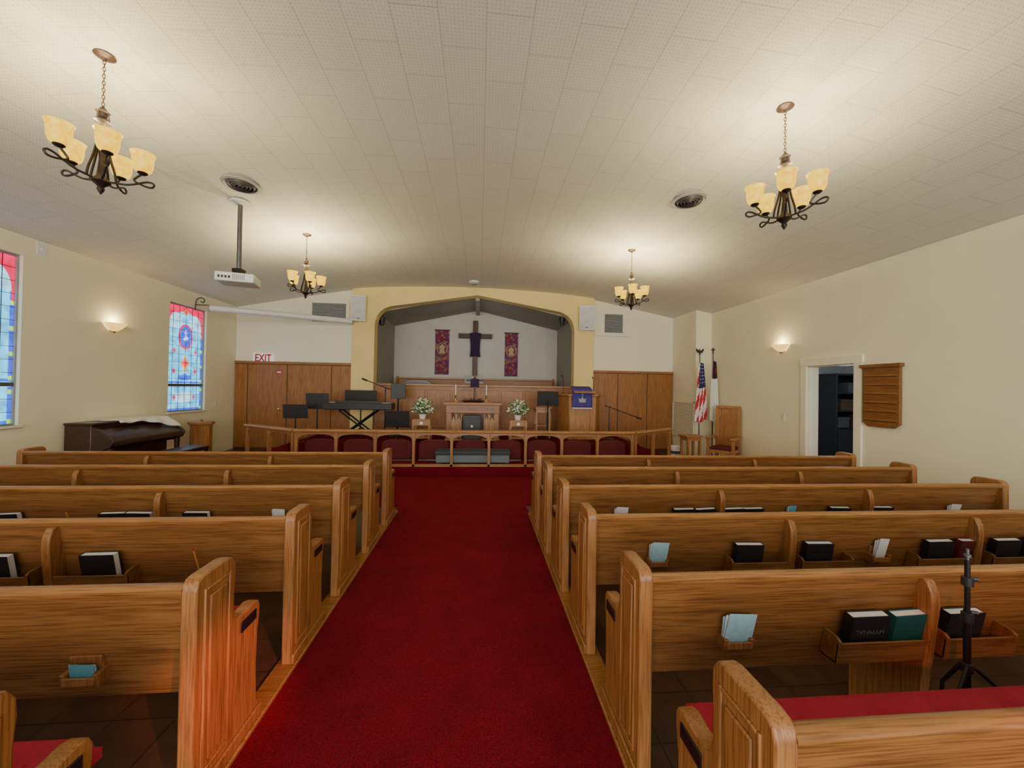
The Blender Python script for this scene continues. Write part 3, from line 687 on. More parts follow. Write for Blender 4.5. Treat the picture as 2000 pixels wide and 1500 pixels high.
# register board on right wall
t = thing('hymn_board', 'brown wooden hymn board hanging right of the doorway', 'hymn board', (WR-.003, 5.16, 1.22))
MB().prism([(-.26, .06), (-.18, 0), (.18, 0), (.26, .06), (.26, .90), (-.26, .90)], -.045, 0).build('back_board', 'board', t, bevel=.004)
MB().box(-.075, 0, -.29, .29, .88, .93).build('cornice', 'board', t, bevel=.006)
for i in range(6):
    z = .10+i*.13; MB().prism([(-.062, z), (-.045, z-.012), (-.045, z+.02), (-.055, z+.02)], -.23, .23, 'y').build('slat', 'board', t)
# return grille
t = thing('return_air_grille', 'large louvred return grille beside the flags', 'grille', (5.487, 9.42, .45))
mb = MB(); mb.box(-.02, 0, 0, 1.08, 0, .03).box(-.02, 0, 0, 1.08, .95, .98).box(-.02, 0, 0, .03, 0, .98).box(-.02, 0, 1.05, 1.08, 0, .98).build('frame', 'trim', t)
mb = MB()
for i in range(26): z = .04+i*.0355; mb.prism([(-.016, z), (-.004, z+.022), (-.002, z+.02), (-.014, z-.003)], .03, 1.05, 'y')
mb.build('louvres', 'trim', t); MB().box(-.003, -.001, .03, 1.05, .03, .95).build('backing', 'slate', t)

# ------------------------------------------------------------ communion rail
def rail(A, B, n, lab):
    A = Vector(A); B = Vector(B); d_ = B-A; L = d_.length
    t = thing('communion_rail', lab, 'railing', (A.x, A.y, .17), math.atan2(d_.y, d_.x), 'communion rail sections')
    MB().prism([(-.07, .650), (-.078, .672), (-.06, .70), (.06, .70), (.078, .672), (.07, .650)], -.03, L+.03).build('hand_rail', 'rail', t, bevel=.005)
    MB().box(0, L, -.03, .03, .0, .05).build('foot_rail', 'rail', t, bevel=.004)
    for i in range(n+1):
        x = L*i/n; MB().box(x-.027, x+.027, -.03, .03, .0, .652).build('post', 'rail_z', t, bevel=.005)
    for i in range(n):
        a, b_ = L*i/n+.027, L*(i+1)/n-.027; cx = (a+b_)/2; rx = (b_-a)/2
        pts = [(a, .652), (a, .47)]+[(cx-rx*math.cos(q)*.985, .49+.12*math.sin(q)**.6) for q in [PI*k/14 for k in range(1, 14)]]+[(b_, .47), (b_, .652)]
        MB().prism(pts, -.012, .012, 'y').build('arched_panel', 'rail', t)
    return t
rail((-3.38, 7.47, 0), (3.06, 7.47, 0), 9, 'long front section of the oak communion rail')
rail((-4.75, 8.36, 0), (-3.46, 7.51, 0), 2, 'angled left end of the oak communion rail'); rail((3.14, 7.51, 0), (4.26, 8.30, 0), 2, 'angled right end of the oak communion rail')
kneel0 = None
for i in range(9):
    x = -3.38+(i+.5)*6.44/9; x = x*1.06+.0
    if kneel0 is None:
        kneel0 = t = thing('kneeler', 'dark red padded kneeler leaning on the platform edge behind the rail', 'kneeler', (x, 8.06, .17), 0, 'dark red kneelers behind the rail')
        T = Matrix.Rotation(-.16, 4, 'X')
        MB().prism([(-.31, .03), (.31, .03), (.31, .34), (.27, .40), (.16, .44), (-.16, .44), (-.27, .40), (-.31, .34)], 0, .09, 'y', T).build('pad', 'kneeler', t, bevel=.03, seg=3)
        MB().box(-.31, .31, .0, .1, 0, .03, T).build('base', 'dark_wood', t)
    else: dup(kneel0, (x, 8.06, .17))
t = thing('kneeling_bench', 'long grey padded bench on the step behind the rail', 'bench', (atY(924, 880, 7.75).x, 7.75, .17))
MB().box(-.72, .72, -.16, .16, .05, .20).build('base', 'slate_light', t, bevel=.01); MB().box(-.74, .74, -.18, .18, .20, .28).build('pad', 'slate', t, bevel=.02, seg=3)
for sx in (-1, 1): MB().box(sx*.68-.03, sx*.68+.03, -.14, .14, 0, .05).build('foot', 'black', t)

# ------------------------------------------------------------ chancel furniture
YCR = 10.30
t = thing('choir_rail', 'panelled wooden choir rail below the arch opening', 'choir rail', (-.1, YCR, .5))
MB().box(-2.62, 2.62, 0, .06, 0, 1.24).build('backing', 'panel_x', t)
MB().box(-2.66, 2.66, -.06, .09, 1.22, 1.27).build('cap', 'rail', t, bevel=.008)
for i in range(8):
    x = -2.6+i*.65; MB().box(x+.03, x+.62, -.025, 0, .12, 1.12).build('panel', 'panel', t, bevel=.008)
MB().box(-2.62, 2.62, -.035, 0, 0, .1).build('plinth', 'panel_x', t)
t = thing('choir_pew', 'long wooden choir bench against the back wall under the cross', 'bench', (-.1, 12.45, .52))
MB().box(-2.5, 2.5, .1, .15, .35, 1.42).build('back', 'panel_x', t, bevel=.01); MB().box(-2.5, 2.5, -.35, .1, .4, .45).build('seat', 'panel_x', t, bevel=.01); MB().box(-2.55, 2.55, .06, .2, 1.42, 1.47).build('top_rail', 'rail', t, bevel=.01)
for sx in (-1, 1): MB().prism([(-.4, 0), (-.4, .6), (-.2, .7), (0, 1.2), (.1, 1.5), (.22, 1.5), (.22, 0)], sx*2.5, sx*2.56).build('end_panel', 'panel', t, bevel=.01)
# big cross
p = atY(928, 690, 12.8)
t = thing('wall_cross', 'large dark wooden cross before the chancel wall', 'cross', (p.x, 12.82, 0))
MB().box(-.08, .08, -.05, .05, .52, 3.92).build('upright', 'cross_wood', t, bevel=.008); MB().box(-.55, .55, -.06, .04, 3.33, 3.48).build('crossbar', 'cross_wood', t, bevel=.008)
mb = MB(); mb.grid(lambda u, v: ((u-.5)*(.40-.10*math.sin(v*PI*.8)), -.085+.02*math.sin(u*14+v*2), 3.52-.78*v-.06*abs(u-.5)), 16, 16)
tag(mb.build('cross_drape', 'purple_dark', solid=.006), 'dark purple cloth draped over the large cross', 'drape').location = (p.x, 12.82, 0)
for px0, px1, y0, y1, lab in ((849, 878, 645, 731, 'woven red banner hanging left of the large cross'), (985, 1012, 651, 735, 'woven red banner hanging right of the large cross')):
    a = atY(px0, y1, YK-.02); b_ = atY(px1, y0, YK-.02); w, h = b_.x-a.x, b_.z-a.z
    t = thing('wall_banner', lab, 'banner', ((a.x+b_.x)/2, YK-.02, a.z), group='woven banners')
    MB().box(-w/2, w/2, -.006, 0, 0, h).build('cloth', 'tapestry', t); MB().tube([(-w/2-.03, -.008, h), (w/2+.03, -.008, h)], .014, 8).build('rod', 'dark_wood', t)
    mb = MB(); mb.tube([(.17*math.cos(q), -.008, h*.58+.19*math.sin(q)) for q in [2*PI*k/20 for k in range(20)]], .012, 5, True).build('emblem_ring', 'beige', t)
    MB().prism([(-.10, h*.48), (.10, h*.48), (.06, h*.55), (.1, h*.62), (0, h*.69), (-.1, h*.62), (-.06, h*.55)], -.010, -.006, 'y').build('emblem', 'beige', t)
p = atY(926, 740, 10.75)
t = thing('pulpit_bible', 'open pale book on a stand just above the choir rail', 'book', (p.x, 10.75, p.z-.12))
MB().prism([(-.26, 0), (0, -.02), (.26, 0), (.25, .22), (0, .20), (-.25, .22)], -.01, .02, 'y').build('pages', 'grille', t); MB().box(-.03, .03, .02, .05, .52-(p.z-.12), .2).build('stand', 'dark_wood', t)
for px, lab in ((815, 'dark curved wooden chair back left behind the choir rail'),):
    p = atY(px, 745, 11.0); t = thing('clergy_chair', lab, 'chair', (p.x, 11.0, .52))
    MB().prism([(-.42, .4), (.42, .4), (.42, 1.28), (.25, 1.38), (-.25, 1.38), (-.42, 1.28)], 0, .05, 'y').build('backrest', 'dark_wood', t, bevel=.01); MB().box(-.42, .42, .05, .5, .38, .45).build('seat', 'dark_wood', t)
    for sx in (-1, 1):
        for yy in (.03, .46): MB().box(sx*.38-.03, sx*.38+.03, yy-.02, yy+.02, 0, .4).build('leg', 'dark_wood', t)
# communion table
PZ = .5; YT = 8.95; p = atY(924, 790, YT)
t = thing('communion_table', 'oak communion table with carved arches and lettering', 'table', (p.x, YT, PZ))
MB().box(-.66, .66, -.28, .28, .80, .86).build('tabletop', 'panel_x', t, bevel=.008)
MB().box(-.60, .60, -.24, .24, .62, .80).build('apron', 'panel_x', t, bevel=.004)
for sx in (-1, 1):
    for sy in (-1, 1): MB().box(sx*.54-.05, sx*.54+.05, sy*.19-.05, sy*.19+.05, 0, .62).build('leg', 'panel', t, bevel=.006)
for x0 in (-.49, .25):
    for k_ in range(2):
        a = x0+k_*.125; MB().prism([(a, .02), (a, .6), (a+.02, .6), (a+.02, .45), (a+.06, .55), (a+.10, .45), (a+.10, .6), (a+.12, .6), (a+.12, .02), (a+.10, .02), (a+.10, .06), (a+.02, .06), (a+.02, .02)], -.22, -.19, 'y').build('gothic_panel', 'rail_z', t)
MB().box(-.49, .49, .1, .13, .02, .62).build('back_panel', 'panel', t)
MB().box(-.62, .62, -.26, .26, 0, .04).build('plinth', 'rail', t)
text('lettering', 'IN REMEMBRANCE OF ME', .095, 'dark_wood', t, (0, -.243, .715), sx=.92)
zt_ = PZ+.86
t = thing('table_cross', 'small brown cross with purple cloth standing on the communion table', 'cross', (p.x+.03, YT+.05, zt_))
MB().box(-.1, .1, -.06, .06, 0, .06).build('base', 'cross_wood', t, bevel=.01); MB().box(-.025, .025, -.02, .02, .06, .78).build('upright', 'cross_wood', t, bevel=.004); MB().box(-.2, .2, -.02, .02, .48, .53).build('crossbar', 'cross_wood', t, bevel=.004)
MB().grid(lambda u, v: ((u-.5)*.2, -.03+.008*math.sin(u*18), .56-.2*v-.05*abs(u-.5)), 10, 6).build('cloth', 'purple_dark', t, solid=.004)
for px, lab in ((890, 'white candle in a brass holder left of the table cross'), (950, 'white candle in a brass holder right of the table cross')):
    q = atY(px, 770, YT+.08); t = thing('candlestick', lab, 'candle', (q.x, YT+.08, zt_), group='altar candles')
    MB().lathe([(0, 0), (.06, 0), (.055, .015), (.02, .03), (.015, .1), (.025, .12), (.012, .14), (.03, .16), (0, .16)], 14).build('holder', 'brass', t); MB().lathe([(0, .16), (.013, .16), (.012, .40), (0, .405)], 10).build('candle', 'flame_white', t)
t = thing('offering_plates', 'dark tray of twigs low on the communion table', 'tray', (p.x, YT-.16, zt_))
MB().lathe([(0, 0), (.08, 0), (.115, .04), (.11, .045), (.075, .012), (0, .012)], 24).build('tray', 'dark_wood', t).scale = (2.4, 1, 1); mb = MB()
for i in range(30):
    a = random.uniform(0, 2*PI); r_ = random.uniform(.02, .08); mb.tube([(2.2*r_*math.cos(a), r_*math.sin(a), .02), (2.9*r_*math.cos(a), r_*math.sin(a)*1.1, .05+random.random()*.06)], .006, 4)
mb.build('twigs', 'cross_wood', t)
q = atY(922, 822, 8.55)
t = thing('floor_speaker', 'black upright cabinet with small white badge before the communion table', 'speaker', (q.x, 8.5, PZ))
MB().prism([(-.20, 0), (.20, 0), (.20, .55), (.17, .60), (-.17, .60), (-.20, .55)], -.09, .09, 'y').build('cabinet', 'black', t, bevel=.012); MB().box(-.16, .16, -.1, -.09, .06, .54).build('grille', 'black', t, bevel=.004); MB().box(-.02, .02, -.106, -.1, .33, .38).build('badge', 'white_plastic', t)
# flowers
def flowers(px, Y, lab, lab2):
    q = atY(px, 830, Y); s = .17
    t = thing('flower_stand', lab2, 'stand', (q.x, Y, PZ), group='oak flower stands')
    MB().box(-s-.02, s+.02, -s-.02, s+.02, .46, .49).build('top', 'rail', t, bevel=.005); MB().box(-s, s, -s, s, .36, .46).build('apron', 'rail', t); MB().box(-s, s, -s, s, .08, .11).build('shelf', 'rail', t)
    for a in (-1, 1):
        for b_ in (-1, 1): MB().box(a*s-.02, a*s+.02, b_*s-.02, b_*s+.02, 0, .46).build('leg', 'rail_z', t)
    MB().box(-.03, .03, -s-.012, -s, .38, .44).build('emblem', 'flame_white', t)
    f = thing('flower_arrangement', lab, 'flowers', (q.x, Y, PZ+.49), group='white flower arrangements')
    MB().lathe([(0, 0), (.06, 0), (.085, .10), (.09, .11), (.08, .11), (.06, .02)], 18).build('pot', 'white_plastic', f)
    mb = MB(); bl = MB()
    for i in range(300):
        a = random.uniform(0, 2*PI); e = random.uniform(-.25, 1.4); r_ = random.uniform(.10, .27)
        c_ = Vector((r_*math.cos(a)*math.cos(e), r_*math.sin(a)*math.cos(e), .18+r_*math.sin(e)*1.0))
        if i % 8 == 0: mb.tube([(0, 0, .06), c_*.6+Vector((0, 0, .04)), c_], .003, 4)
        ax = Vector((random.uniform(-1, 1), random.uniform(-1, 1), random.uniform(-.3, 1))).normalized(); sd = ax.cross(Vector((random.random(), random.random(), .3))).normalized()
        if i % 5 < 4: mb.face([mb.V(c_), mb.V(c_+ax*.035+sd*.018), mb.V(c_+ax*.07), mb.V(c_+ax*.035-sd*.018)])
        if i % 5 > 2:
            for w_ in range(2): bl.ball(c_+Vector((random.uniform(-.02, .02), random.uniform(-.02, .02), .015)), random.uniform(.011, .019), 5)
    mb.build('foliage', 'leaf', f); bl.build('blossoms', 'blossom', f)['kind'] = 'stuff'
flowers(825, 8.6, 'white flowers in a pot left of the communion table', 'oak flower stand left of the communion table'); flowers(1011, 8.6, 'white flowers in a pot right of the communion table', 'oak flower stand right of the communion table')
# side table
q = atY(1059, 800, 9.35); t = thing('side_table', 'small oak side table between flowers and pulpit', 'table', (q.x, 9.35, PZ))
MB().box(-.2, .2, -.18, .18, .72, .75).build('tabletop', 'rail', t, bevel=.004); MB().box(-.17, .17, -.15, .15, .62, .72).build('apron', 'rail', t)
for a in (-1, 1):
    for b_ in (-1, 1): MB().box(a*.16-.02, a*.16+.02, b_*.14-.02, b_*.14+.02, 0, .62).build('leg', 'rail_z', t)
MB().box(-.16, .16, -.14, .14, .3, .32).build('shelf', 'rail', t)
# pulpit
YP = 9.05; a = atY(1096, 800, YP); b_ = atY(1180, 800, YP); cx = (a.x+b_.x)/2; hw = (b_.x-a.x)/2
t = thing('pulpit', 'large oak pulpit with purple hanging on its front', 'pulpit', (cx, YP, PZ))
MB().prism([(-hw*.62, 0), (hw*.62, 0), (hw*.98, .35), (hw*.98, .55), (-hw*.98, .55), (-hw*.98, .35)], 0, 1.03, 'z').build('body', 'rail_z', t, bevel=.01)
MB().prism([(-hw*.68, -.05), (hw*.68, -.05), (hw*1.04, .33), (hw*1.04, .58), (-hw*1.04, .58), (-hw*1.04, .33)], 1.03, 1.08, 'z').build('cornice', 'rail', t, bevel=.01)
MB().prism([(-hw*.68, -.05), (hw*.68, -.05), (hw*1.04, .33), (hw*1.04, .58), (-hw*1.04, .58), (-hw*1.04, .33)], 0, .08, 'z').build('plinth', 'rail', t, bevel=.01)
for x in (-.46, .46): MB().prism([(x*hw-.07, .15), (x*hw-.07, .85), (x*hw, .93), (x*hw+.07, .85), (x*hw+.07, .15)], -.02, 0, 'y').build('panel', 'rail_z', t, bevel=.006)
MB().box(-.26, .26, .0, .42, 1.08, 1.11, Matrix.Translation((0, 0, .05)) @ Matrix.Rotation(.2, 4, 'X')).build('reading_desk', 'rail', t, bevel=.006)
q = atY(1137, 776, YP-.08)
t = thing('pulpit_cloth', 'purple pulpit hanging with small pale emblem', 'cloth', (q.x, YP-.085, PZ+1.26))
mb = MB(); w = .24
mb.grid(lambda u, v: ((u-.5)*2*w, -.012+.004*math.sin(u*12) if v > .12 else (-.012+(.12-v)*2.2), -.50*max(0, v-.0)+.01), 12, 12); mb.build('cloth', 'purple', t, solid=.006)
mb = MB(); mb.box(-w, w, -.02, -.008, -.515, -.495); mb.build('fringe', 'flag_white', t)
mb = MB(); mb.box(-.009, .009, -.024, -.018, -.24, -.09).box(-.04, .04, -.024, -.018, -.145, -.13)
mb.prism([(-.075, -.37), (.075, -.37), (.09, -.26), (.045, -.30), (0, -.24), (-.045, -.30), (-.09, -.26)], -.024, -.018, 'y').build('emblem', 'grille', t)
for px, py, lab in ((1100, 735, 'thin gooseneck microphone on the left of the pulpit'), (1160, 738, 'thin gooseneck microphone on the right of the pulpit')):
    q = atY(px, py, YP+.2); t = thing('microphone', lab, 'microphone', (q.x, YP+.3, PZ+1.08)); h_ = max(.2, q.z-PZ-1.08)
    MB().tube(arc_path([(.05, .1, 0), (.05, .1, h_*.6), (.03, .05, h_*.9), (0, 0, h_)]), .007, 6).build('gooseneck', 'black_metal', t); MB().tube([(0, 0, h_), (-.03, -.05, h_+.02)], .014, 8).build('capsule', 'black', t); MB().lathe([(0, 0), (.04, 0), (.03, .02), (0, .02)], 12, (.05, .1, 0)).build('base', 'black', t)

# ------------------------------------------------------------ music gear
def music_stand(px, py, Y, base, lab, w=.5, h=.3, rz=0, tilt=.35):
    q = atY(px, py, Y); hz = q.z-base; t = thing('music_stand', lab, 'music stand', (q.x, Y, base), rz, 'black music stands')
    T = Matrix.Translation((0, 0, hz)) @ Matrix.Rotation(tilt, 4, 'X')
    MB().box(-w/2, w/2, -.006, .006, -h/2, h/2, T).build('desk', 'black', t, bevel=.004); MB().box(-w/2, w/2, -.006, .06, -h/2-.008, -h/2, T).build('lip', 'black', t)
    MB().tube([(0, .01, .12), (0, .01, hz-.05)], .016, 8).build('post', 'black_metal', t)
    for k_ in range(3):
        a = -PI/2+k_*2*PI/3; MB().tube([(0, 0, .16), (.25*math.cos(a), .25*math.sin(a), .01)], .011, 6).build('leg', 'black_metal', t)
music_stand(577, 803, 8.75, .17, 'short black music stand at far left behind the angled rail', .50, .30, .1, .15)
music_stand(620, 783, 9.3, PZ, 'tall black music stand left of the keyboard', .50, .36, .1, .1)
music_stand(705, 774, 9.75, PZ, 'wide black music stand behind the keyboard', .76, .30, 0, .1)
music_stand(776, 818, 8.55, PZ, 'low black music stand right of the keyboard near the rail', .52, .36, 0, .2)
music_stand(1070, 778, 9.0, PZ, 'black music stand beside the pulpit', .5, .34, -.2, .2)
q = atY(702, 792, 9.05); Z = q.z
t = thing('digital_keyboard', 'long black digital keyboard on the platform', 'keyboard', (q.x, 9.05, Z-.09))
MB().box(-.76, .76, -.16, .2, 0, .15).build('body', 'black', t, bevel=.012); MB().box(-.68, .68, .03, .18, .15, .158).build('keys', 'flag_white', t); MB().box(-.70, .70, -.17, -.16, .03, .12).build('back_plate', 'black', t)
mb = MB()
for i in range(36): x = -.66+i*.037; mb.box(x, x+.016, .03, .12, .158, .168)
mb.build('black_keys', 'black', t); MB().box(-.5, .5, -.12, -.1, .15, .20).build('music_ledge', 'black', t)
t = thing('keyboard_stand', 'black crossed legs stand under the digital keyboard', 'stand', (q.x, 9.05, PZ)); hk = Z-.09-PZ
for sy in (-.12, .14):
    MB().tube([(-.4, sy, .02), (.4, sy, hk-.02)], .02, 6).build('leg', 'black_metal', t); MB().tube([(.4, sy, .02), (-.4, sy, hk-.02)], .02, 6).build('leg', 'black_metal', t)
for sx in (-.4, .4): MB().tube([(sx, -.16, hk-.018), (sx, .18, hk-.018)], .017, 6).build('support_bar', 'black_metal', t)
for sx in (-.4, .4): MB().tube([(sx, -.18, .018), (sx, .2, .018)], .017, 6).build('foot_bar', 'black_metal', t)
q = atY(778, 764, 9.5); t = thing('monitor', 'small black monitor on a stand right of the keyboard', 'monitor', (q.x, 9.5, PZ), .25); hz = q.z-PZ
MB().box(-.17, .17, -.02, .02, hz-.18, hz+.18).build('housing', 'black', t, bevel=.008); MB().box(-.14, .14, -.024, -.02, hz-.15, hz+.15).build('screen', 'black', t); MB().tube([(0, .03, 0), (0, .03, hz)], .018, 8).build('post', 'black_metal', t); MB().lathe([(0, 0), (.2, 0), (.18, .02), (0, .03)], 18).build('base', 'black_metal', t)
def boom(px, Y, lab, h, tip, back):
    q = atY(px, 800, Y); t = thing('microphone_stand', lab, 'microphone stand', (q.x, Y, PZ)); tip = Vector(tip); back = Vector(back)
    MB().tube([(0, 0, .03), (0, 0, h)], .012, 8).build('pole', 'black_metal', t); MB().lathe([(0, 0), (.14, 0), (.13, .02), (.03, .035), (0, .036)], 18).build('base', 'black_metal', t)
    MB().tube([back, tip], .011, 6).build('boom_arm', 'black_metal', t); dd = (tip-back).normalized(); MB().tube([tip, tip+dd*.06, tip+dd*.15], [.014, .024, .022], 8).build('microphone', 'black', t)
boom(752, 9.9, 'boom microphone stand leaning over the keyboard', 1.15, (-.42, -.05, 1.32), (.2, .02, 1.08))
boom(1190, 9.1, 'low boom microphone stand right of the pulpit', .78, (.62, -.1, .56), (-.1, .02, .82))

# ------------------------------------------------------------ piano corner
t = thing('piano', 'dark wooden spinet piano against the left wall', 'piano', (WL+.03, 6.42, .012))
MB().box(0, .38, .0, 1.45, .08, 1.0).build('case', 'dark_wood', t, bevel=.01); MB().box(-.0, .42, -.02, 1.47, 1.0, 1.035).build('lid', 'dark_wood', t, bevel=.01)
for yy in (0, 1.41): MB().prism([(.38, .98), (.46, .95), (.62, .84), (.68, .80), (.70, .74), (.66, .66), (.50, .60), (.38, .58)], yy, yy+.045, 'y').build('cheek', 'dark_wood', t, bevel=.006)
MB().prism([(.38, .96), (.46, .93), (.60, .83), (.66, .79), (.68, .75), (.68, .68), (.38, .62)], .045, 1.41, 'y').build('fallboard', 'dark_wood', t)
for yy in (.05, 1.37): MB().lathe([(0, 0), (.03, 0), (.035, .1), (.025, .2), (.04, .5), (.045, .64), (0, .64)], 12, (.60, yy+.02, 0)).build('leg', 'dark_wood', t)
MB().box(0, .34, .03, 1.42, 0, .08).build('plinth', 'dark_wood', t)
def cl(u, v):
    y = .35+1.06*u+.03*math.sin(v*9); fr = .42+(.06+.26*max(0, u-.45)/.55)
    s = .02+v*fr; bump_ = .004*math.sin(u*30)
    if s < .43: return (s, y, 1.056+bump_)
    k_ = s-.43; return (.432+k_*.62+.008*math.sin(u*22), y+k_*.1, 1.055-k_*.62+.010*math.sin(u*20+1))
tag(MB().grid(cl, 40, 24).build('table_cloth', 'lace', solid=.005), 'white lace cloth draped over the top of the piano', 'cloth').location = (WL+.03, 6.42, .002)
t = thing('piano_bench', 'dark wooden bench in front of the piano', 'bench', (WL+1.16, 7.2, .012))
MB().box(-.18, .18, -.42, .42, .46, .53).build('seat', 'dark_wood', t, bevel=.012)
for a in (-1, 1):
    for b_ in (-1, 1): MB().box(a*.15-.02, a*.15+.02, b_*.38-.02, b_*.38+.02, 0, .46).build('leg', 'dark_wood', t)
q = atY(390, 850, 8.75); t = thing('baptismal_font', 'small oak pedestal box with flat lid by the left wall', 'pedestal', (q.x+.03, 8.75, .012), .2)
MB().prism([(.19*math.cos(PI/8+k_*PI/4), .19*math.sin(PI/8+k_*PI/4)) for k_ in range(8)], .06, .80, 'z').build('body', 'rail_z', t, bevel=.006)
MB().prism([(.23*math.cos(PI/8+k_*PI/4), .23*math.sin(PI/8+k_*PI/4)) for k_ in range(8)], .80, .86, 'z').build('lid', 'rail', t, bevel=.008)
MB().prism([(.22*math.cos(PI/8+k_*PI/4), .22*math.sin(PI/8+k_*PI/4)) for k_ in range(8)], 0, .06, 'z').build('plinth', 'rail', t, bevel=.008); MB().lathe([(0, .86), (.03, .86), (.02, .88), (.03, .9), (0, .915)], 12).build('knob', 'rail', t)

# ------------------------------------------------------------ flags and chair on the right
def flag(px, ptop, Y, lab, kind):
    q = atY(px, 760, Y); top = atY(px, ptop, Y).z; t = thing('flag', lab, 'flag', (q.x, Y, .012))
    MB().lathe([(0, 0), (.12, 0), (.11, .03), (.05, .06), (.03, .10), (0, .11)], 20).build('base', 'brass', t)
    MB().tube([(0, 0, .05), (0, 0, top-.14)], .014, 8).build('pole', 'dark_wood', t)
    if kind == 'us':
        mb = MB(); mb.ball((0, 0, top-.12), .025, 6); mb.ball((0, 0, top-.06), .028, 6, (1, 1, 1.5)); mb.prism([(0, top-.06), (-.09, top+.02), (-.10, top-.03), (-.05, top-.10)], -.008, .008, 'y'); mb.prism([(0, top-.06), (.09, top+.02), (.10, top-.03), (.05, top-.10)], -.008, .008, 'y'); mb.ball((-.02, -.01, top-.01), .016, 6); mb.build('eagle_finial', 'bronze', t)
    else:
        mb = MB(); mb.box(-.012, .012, -.008, .008, top-.16, top).box(-.05, .05, -.008, .008, top-.065, top-.042).build('cross_finial', 'bronze', t)
    z1 = top-.32; Lh = 1.5; nu, nv = 26, 30
    def fn(u, v):
        wd = .09+.15*v**.8
        if kind != 'us': wd *= .72
        return ((u-.42)*wd*1.25, -.035+.035*math.sin(u*17+v*1.2)*(.4+.6*v)-.01, z1-Lh*v*(1-.14*abs(u-.3))-.03*u)
    mb = MB(); g = [[mb.V(fn(i/nu, j/nv)) for j in range(nv+1)] for i in range(nu+1)]
    for i in range(nu):
        for j in range(nv):
            u, v = (i+.5)/nu, (j+.5)/nv
            if kind == 'us': mb.mi = 2 if v < .42 and u > .25-.2*v else int((u*6+v*5.5)) % 2
            else: mb.mi = 2 if v < .30 and u > .12 else 1
            mb.face([g[i][j], g[i+1][j], g[i+1][j+1], g[i][j+1]])
    mb.build('cloth', ['flag_red', 'flag_white', 'flag_blue' if kind == 'us' else 'flag_dark'], t)
    if kind == 'us':
        mb = MB()
        for i in range(4):
            for j in range(6):
                u, v = .35+.16*i+(.08 if j % 2 else 0), .04+.06*j
                if u > .95: continue
                c_ = Vector(fn(u, v))+Vector((0, -.004, 0)); mb.prism([(c_.x+(.013 if k_ % 2 == 0 else .005)*math.sin(k_*PI/5), c_.z+(.013 if k_ % 2 == 0 else .005)*math.cos(k_*PI/5)) for k_ in range(10)], c_.y-.004, c_.y, 'y')
        mb.build('stars', 'flag_white', t)
    else:
        c_ = Vector(fn(.62, .16)); mb = MB(); mb.box(c_.x-.008, c_.x+.008, c_.y-.02, c_.y-.012, c_.z-.07, c_.z+.05).box(c_.x-.025, c_.x+.025, c_.y-.02, c_.y-.012, c_.z, c_.z+.018).build('red_cross', 'flag_red', t)
flag(1366, 683, 9.05, 'limp striped national flag on a pole with eagle finial', 'us'); flag(1392, 680, 9.0, 'limp white flag with dark corner on a pole with cross finial', 'christian')
t = thing('throne_chair', 'tall backed oak armchair by the right wall', 'chair', (5.50, 8.2, .012), .70)
MB().box(.22, .27, -.22, .22, .40, 1.32).build('backrest', 'rail_z', t, bevel=.008); MB().box(.20, .29, -.25, .25, 1.30, 1.37).build('crest', 'rail', t, bevel=.01)
for sy in (-1, 1):
    MB().box(.2, .28, sy*.23-.03, sy*.23+.03, 0, 1.31).build('rear_leg', 'rail_z', t, bevel=.005); MB().box(-.32, -.26, sy*.25-.03, sy*.25+.03, 0, .64).build('front_leg', 'rail_z', t, bevel=.005)
    MB().box(-.36, .22, sy*.25-.045, sy*.25+.045, .64, .69).build('arm', 'rail', t, bevel=.01)
MB().box(-.3, .24, -.25, .25, .34, .41).build('seat_frame', 'rail', t); MB().box(-.3, .22, -.22, .22, .41, .47).build('seat_pad', 'kneeler', t, bevel=.02, seg=3)
MB().prism([(-.16, .5), (.16, .5), (.16, 1.1), (0, 1.22), (-.16, 1.1)], .20, .225).build('back_panel', 'panel', t, bevel=.006)
t = thing('side_stand', 'low oak table in front of the flags beside the tall chair', 'table', (4.78, 8.34, .012), .1)
MB().box(-.2, .2, -.17, .17, .66, .70).build('tabletop', 'rail', t, bevel=.006); MB().box(-.17, .17, -.14, .14, .58, .66).build('apron', 'rail', t)
for a in (-1, 1):
    for b_ in (-1, 1): MB().box(a*.15-.02, a*.15+.02, b_*.12-.02, b_*.12+.02, 0, .58).build('leg', 'rail_z', t)
q = atY(1311, 870, 8.85); t = thing('bucket', 'white plastic bucket on the floor at the right rail end', 'bucket', (q.x+.1, 8.85, .012))
MB().lathe([(0, .0), (.12, 0), (.145, .34), (.155, .345), (.155, .37), (.14, .37), (.115, .01), (0, .01)], 20).build('pail', 'white_plastic', t); MB().tube(arc_path([(-.155, 0, .33), (-.1, -.15, .22), (0, -.19, .18), (.1, -.15, .22), (.155, 0, .33)]), .004, 5).build('handle', 'grey_metal', t); MB().lathe([(.141, .20), (.143, .27)], 20).build('label_band', 'slate', t)

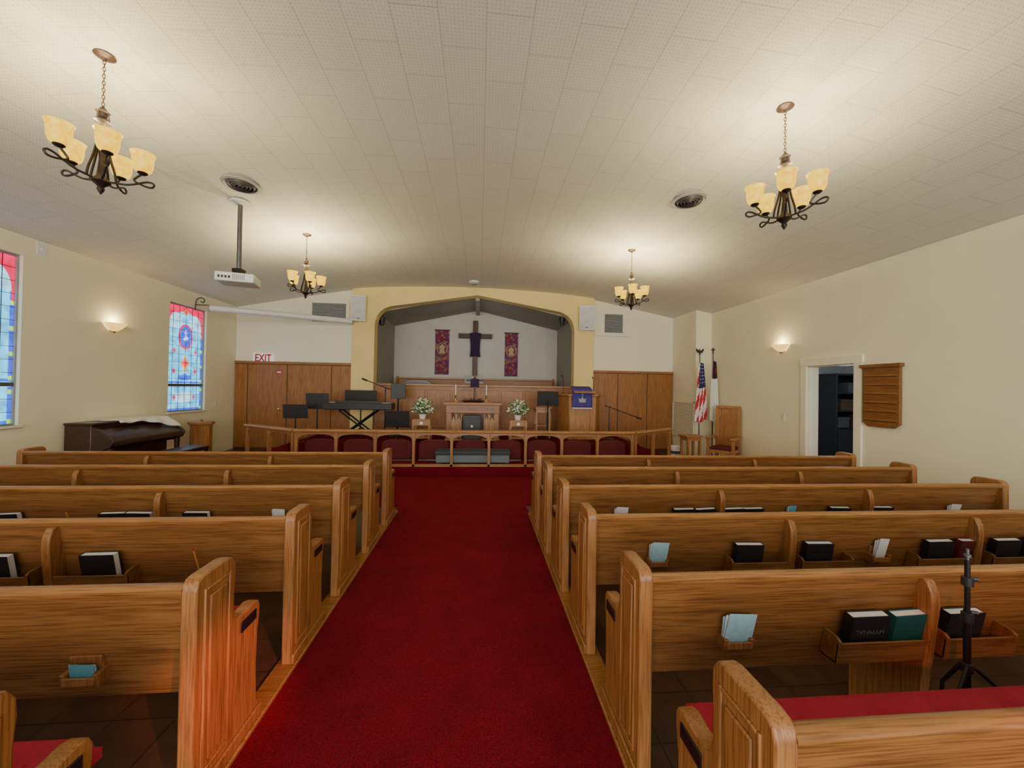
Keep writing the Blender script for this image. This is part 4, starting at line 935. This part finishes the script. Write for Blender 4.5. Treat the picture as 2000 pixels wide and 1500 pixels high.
# ------------------------------------------------------------ tripod stand in foreground
q = atY(1889, 1200, 1.46)
t = thing('light_stand', 'black tripod light stand between the pews at lower right', 'tripod', (q.x, 1.46, 0))
mb = MB(); mb.tube([(0, 0, .06), (0, 0, .80)], .012, 10); mb.build('lower_tube', 'black_metal', t); MB().tube([(0, 0, .78), (0, 0, 1.01)], .009, 10).build('upper_tube', 'black_metal', t)
MB().lathe([(0, 1.01), (.006, 1.01), (.006, 1.02), (.012, 1.022), (.012, 1.032), (.006, 1.034), (.006, 1.055), (0, 1.057)], 10).build('spigot', 'grey_metal', t)
for z in (.56, .77, .92): MB().lathe([(.011, z-.02), (.019, z-.018), (.019, z+.018), (.011, z+.02)], 12).build('collar', 'black', t)
for z in (.79, .93): MB().tube([(.015, 0, z), (.036, -.01, z)], .008, 8).build('knob', 'black', t)
for k_ in range(3):
    a = PI/2+k_*2*PI/3+.25; e = MB().tube([(.015*math.cos(a), .015*math.sin(a), .57), (.15*math.cos(a), .06*math.sin(a), .46), (.19*math.cos(a), .07*math.sin(a), .02)], .008, 6).build('leg', 'black_metal', t)
    MB().ball((.19*math.cos(a), .07*math.sin(a), .014), .014, 6).build('rubber_foot', 'black', e)

# ------------------------------------------------------------ light
w = bpy.data.worlds.new('world'); S.world = w; w.use_nodes = True
w.node_tree.nodes['Background'].inputs[0].default_value = (.97, .97, .95, 1); w.node_tree.nodes['Background'].inputs[1].default_value = .8
light('rear_fill', 'AREA', (-.2, -6.5, 2.3), 960, (1, .965, .87), sx=11, sy=4.0, aim=(-.2, 6, 2.6))  # unseen fill panel added behind the camera to brighten the room
light('chancel_light', 'POINT', (-.1, 11.3, 2.8), 9, (1, .95, .88), .2)
light('hall_light', 'POINT', (6.9, 6.6, 2.2), 16, (.86, .93, 1), .2)
light('red_glass_sun', 'SPOT', (1.6, -1.2, 2.3), 1100, (1, .22, .24), .04, aim=(-1.09, 1.92, .30), cone=10.5, blend=.9)
light('red_glass_sun', 'SPOT', (-.6, -1.4, 2.3), 240, (1, .22, .2), .04, aim=(1.7, .85, .80), cone=16, blend=.9)
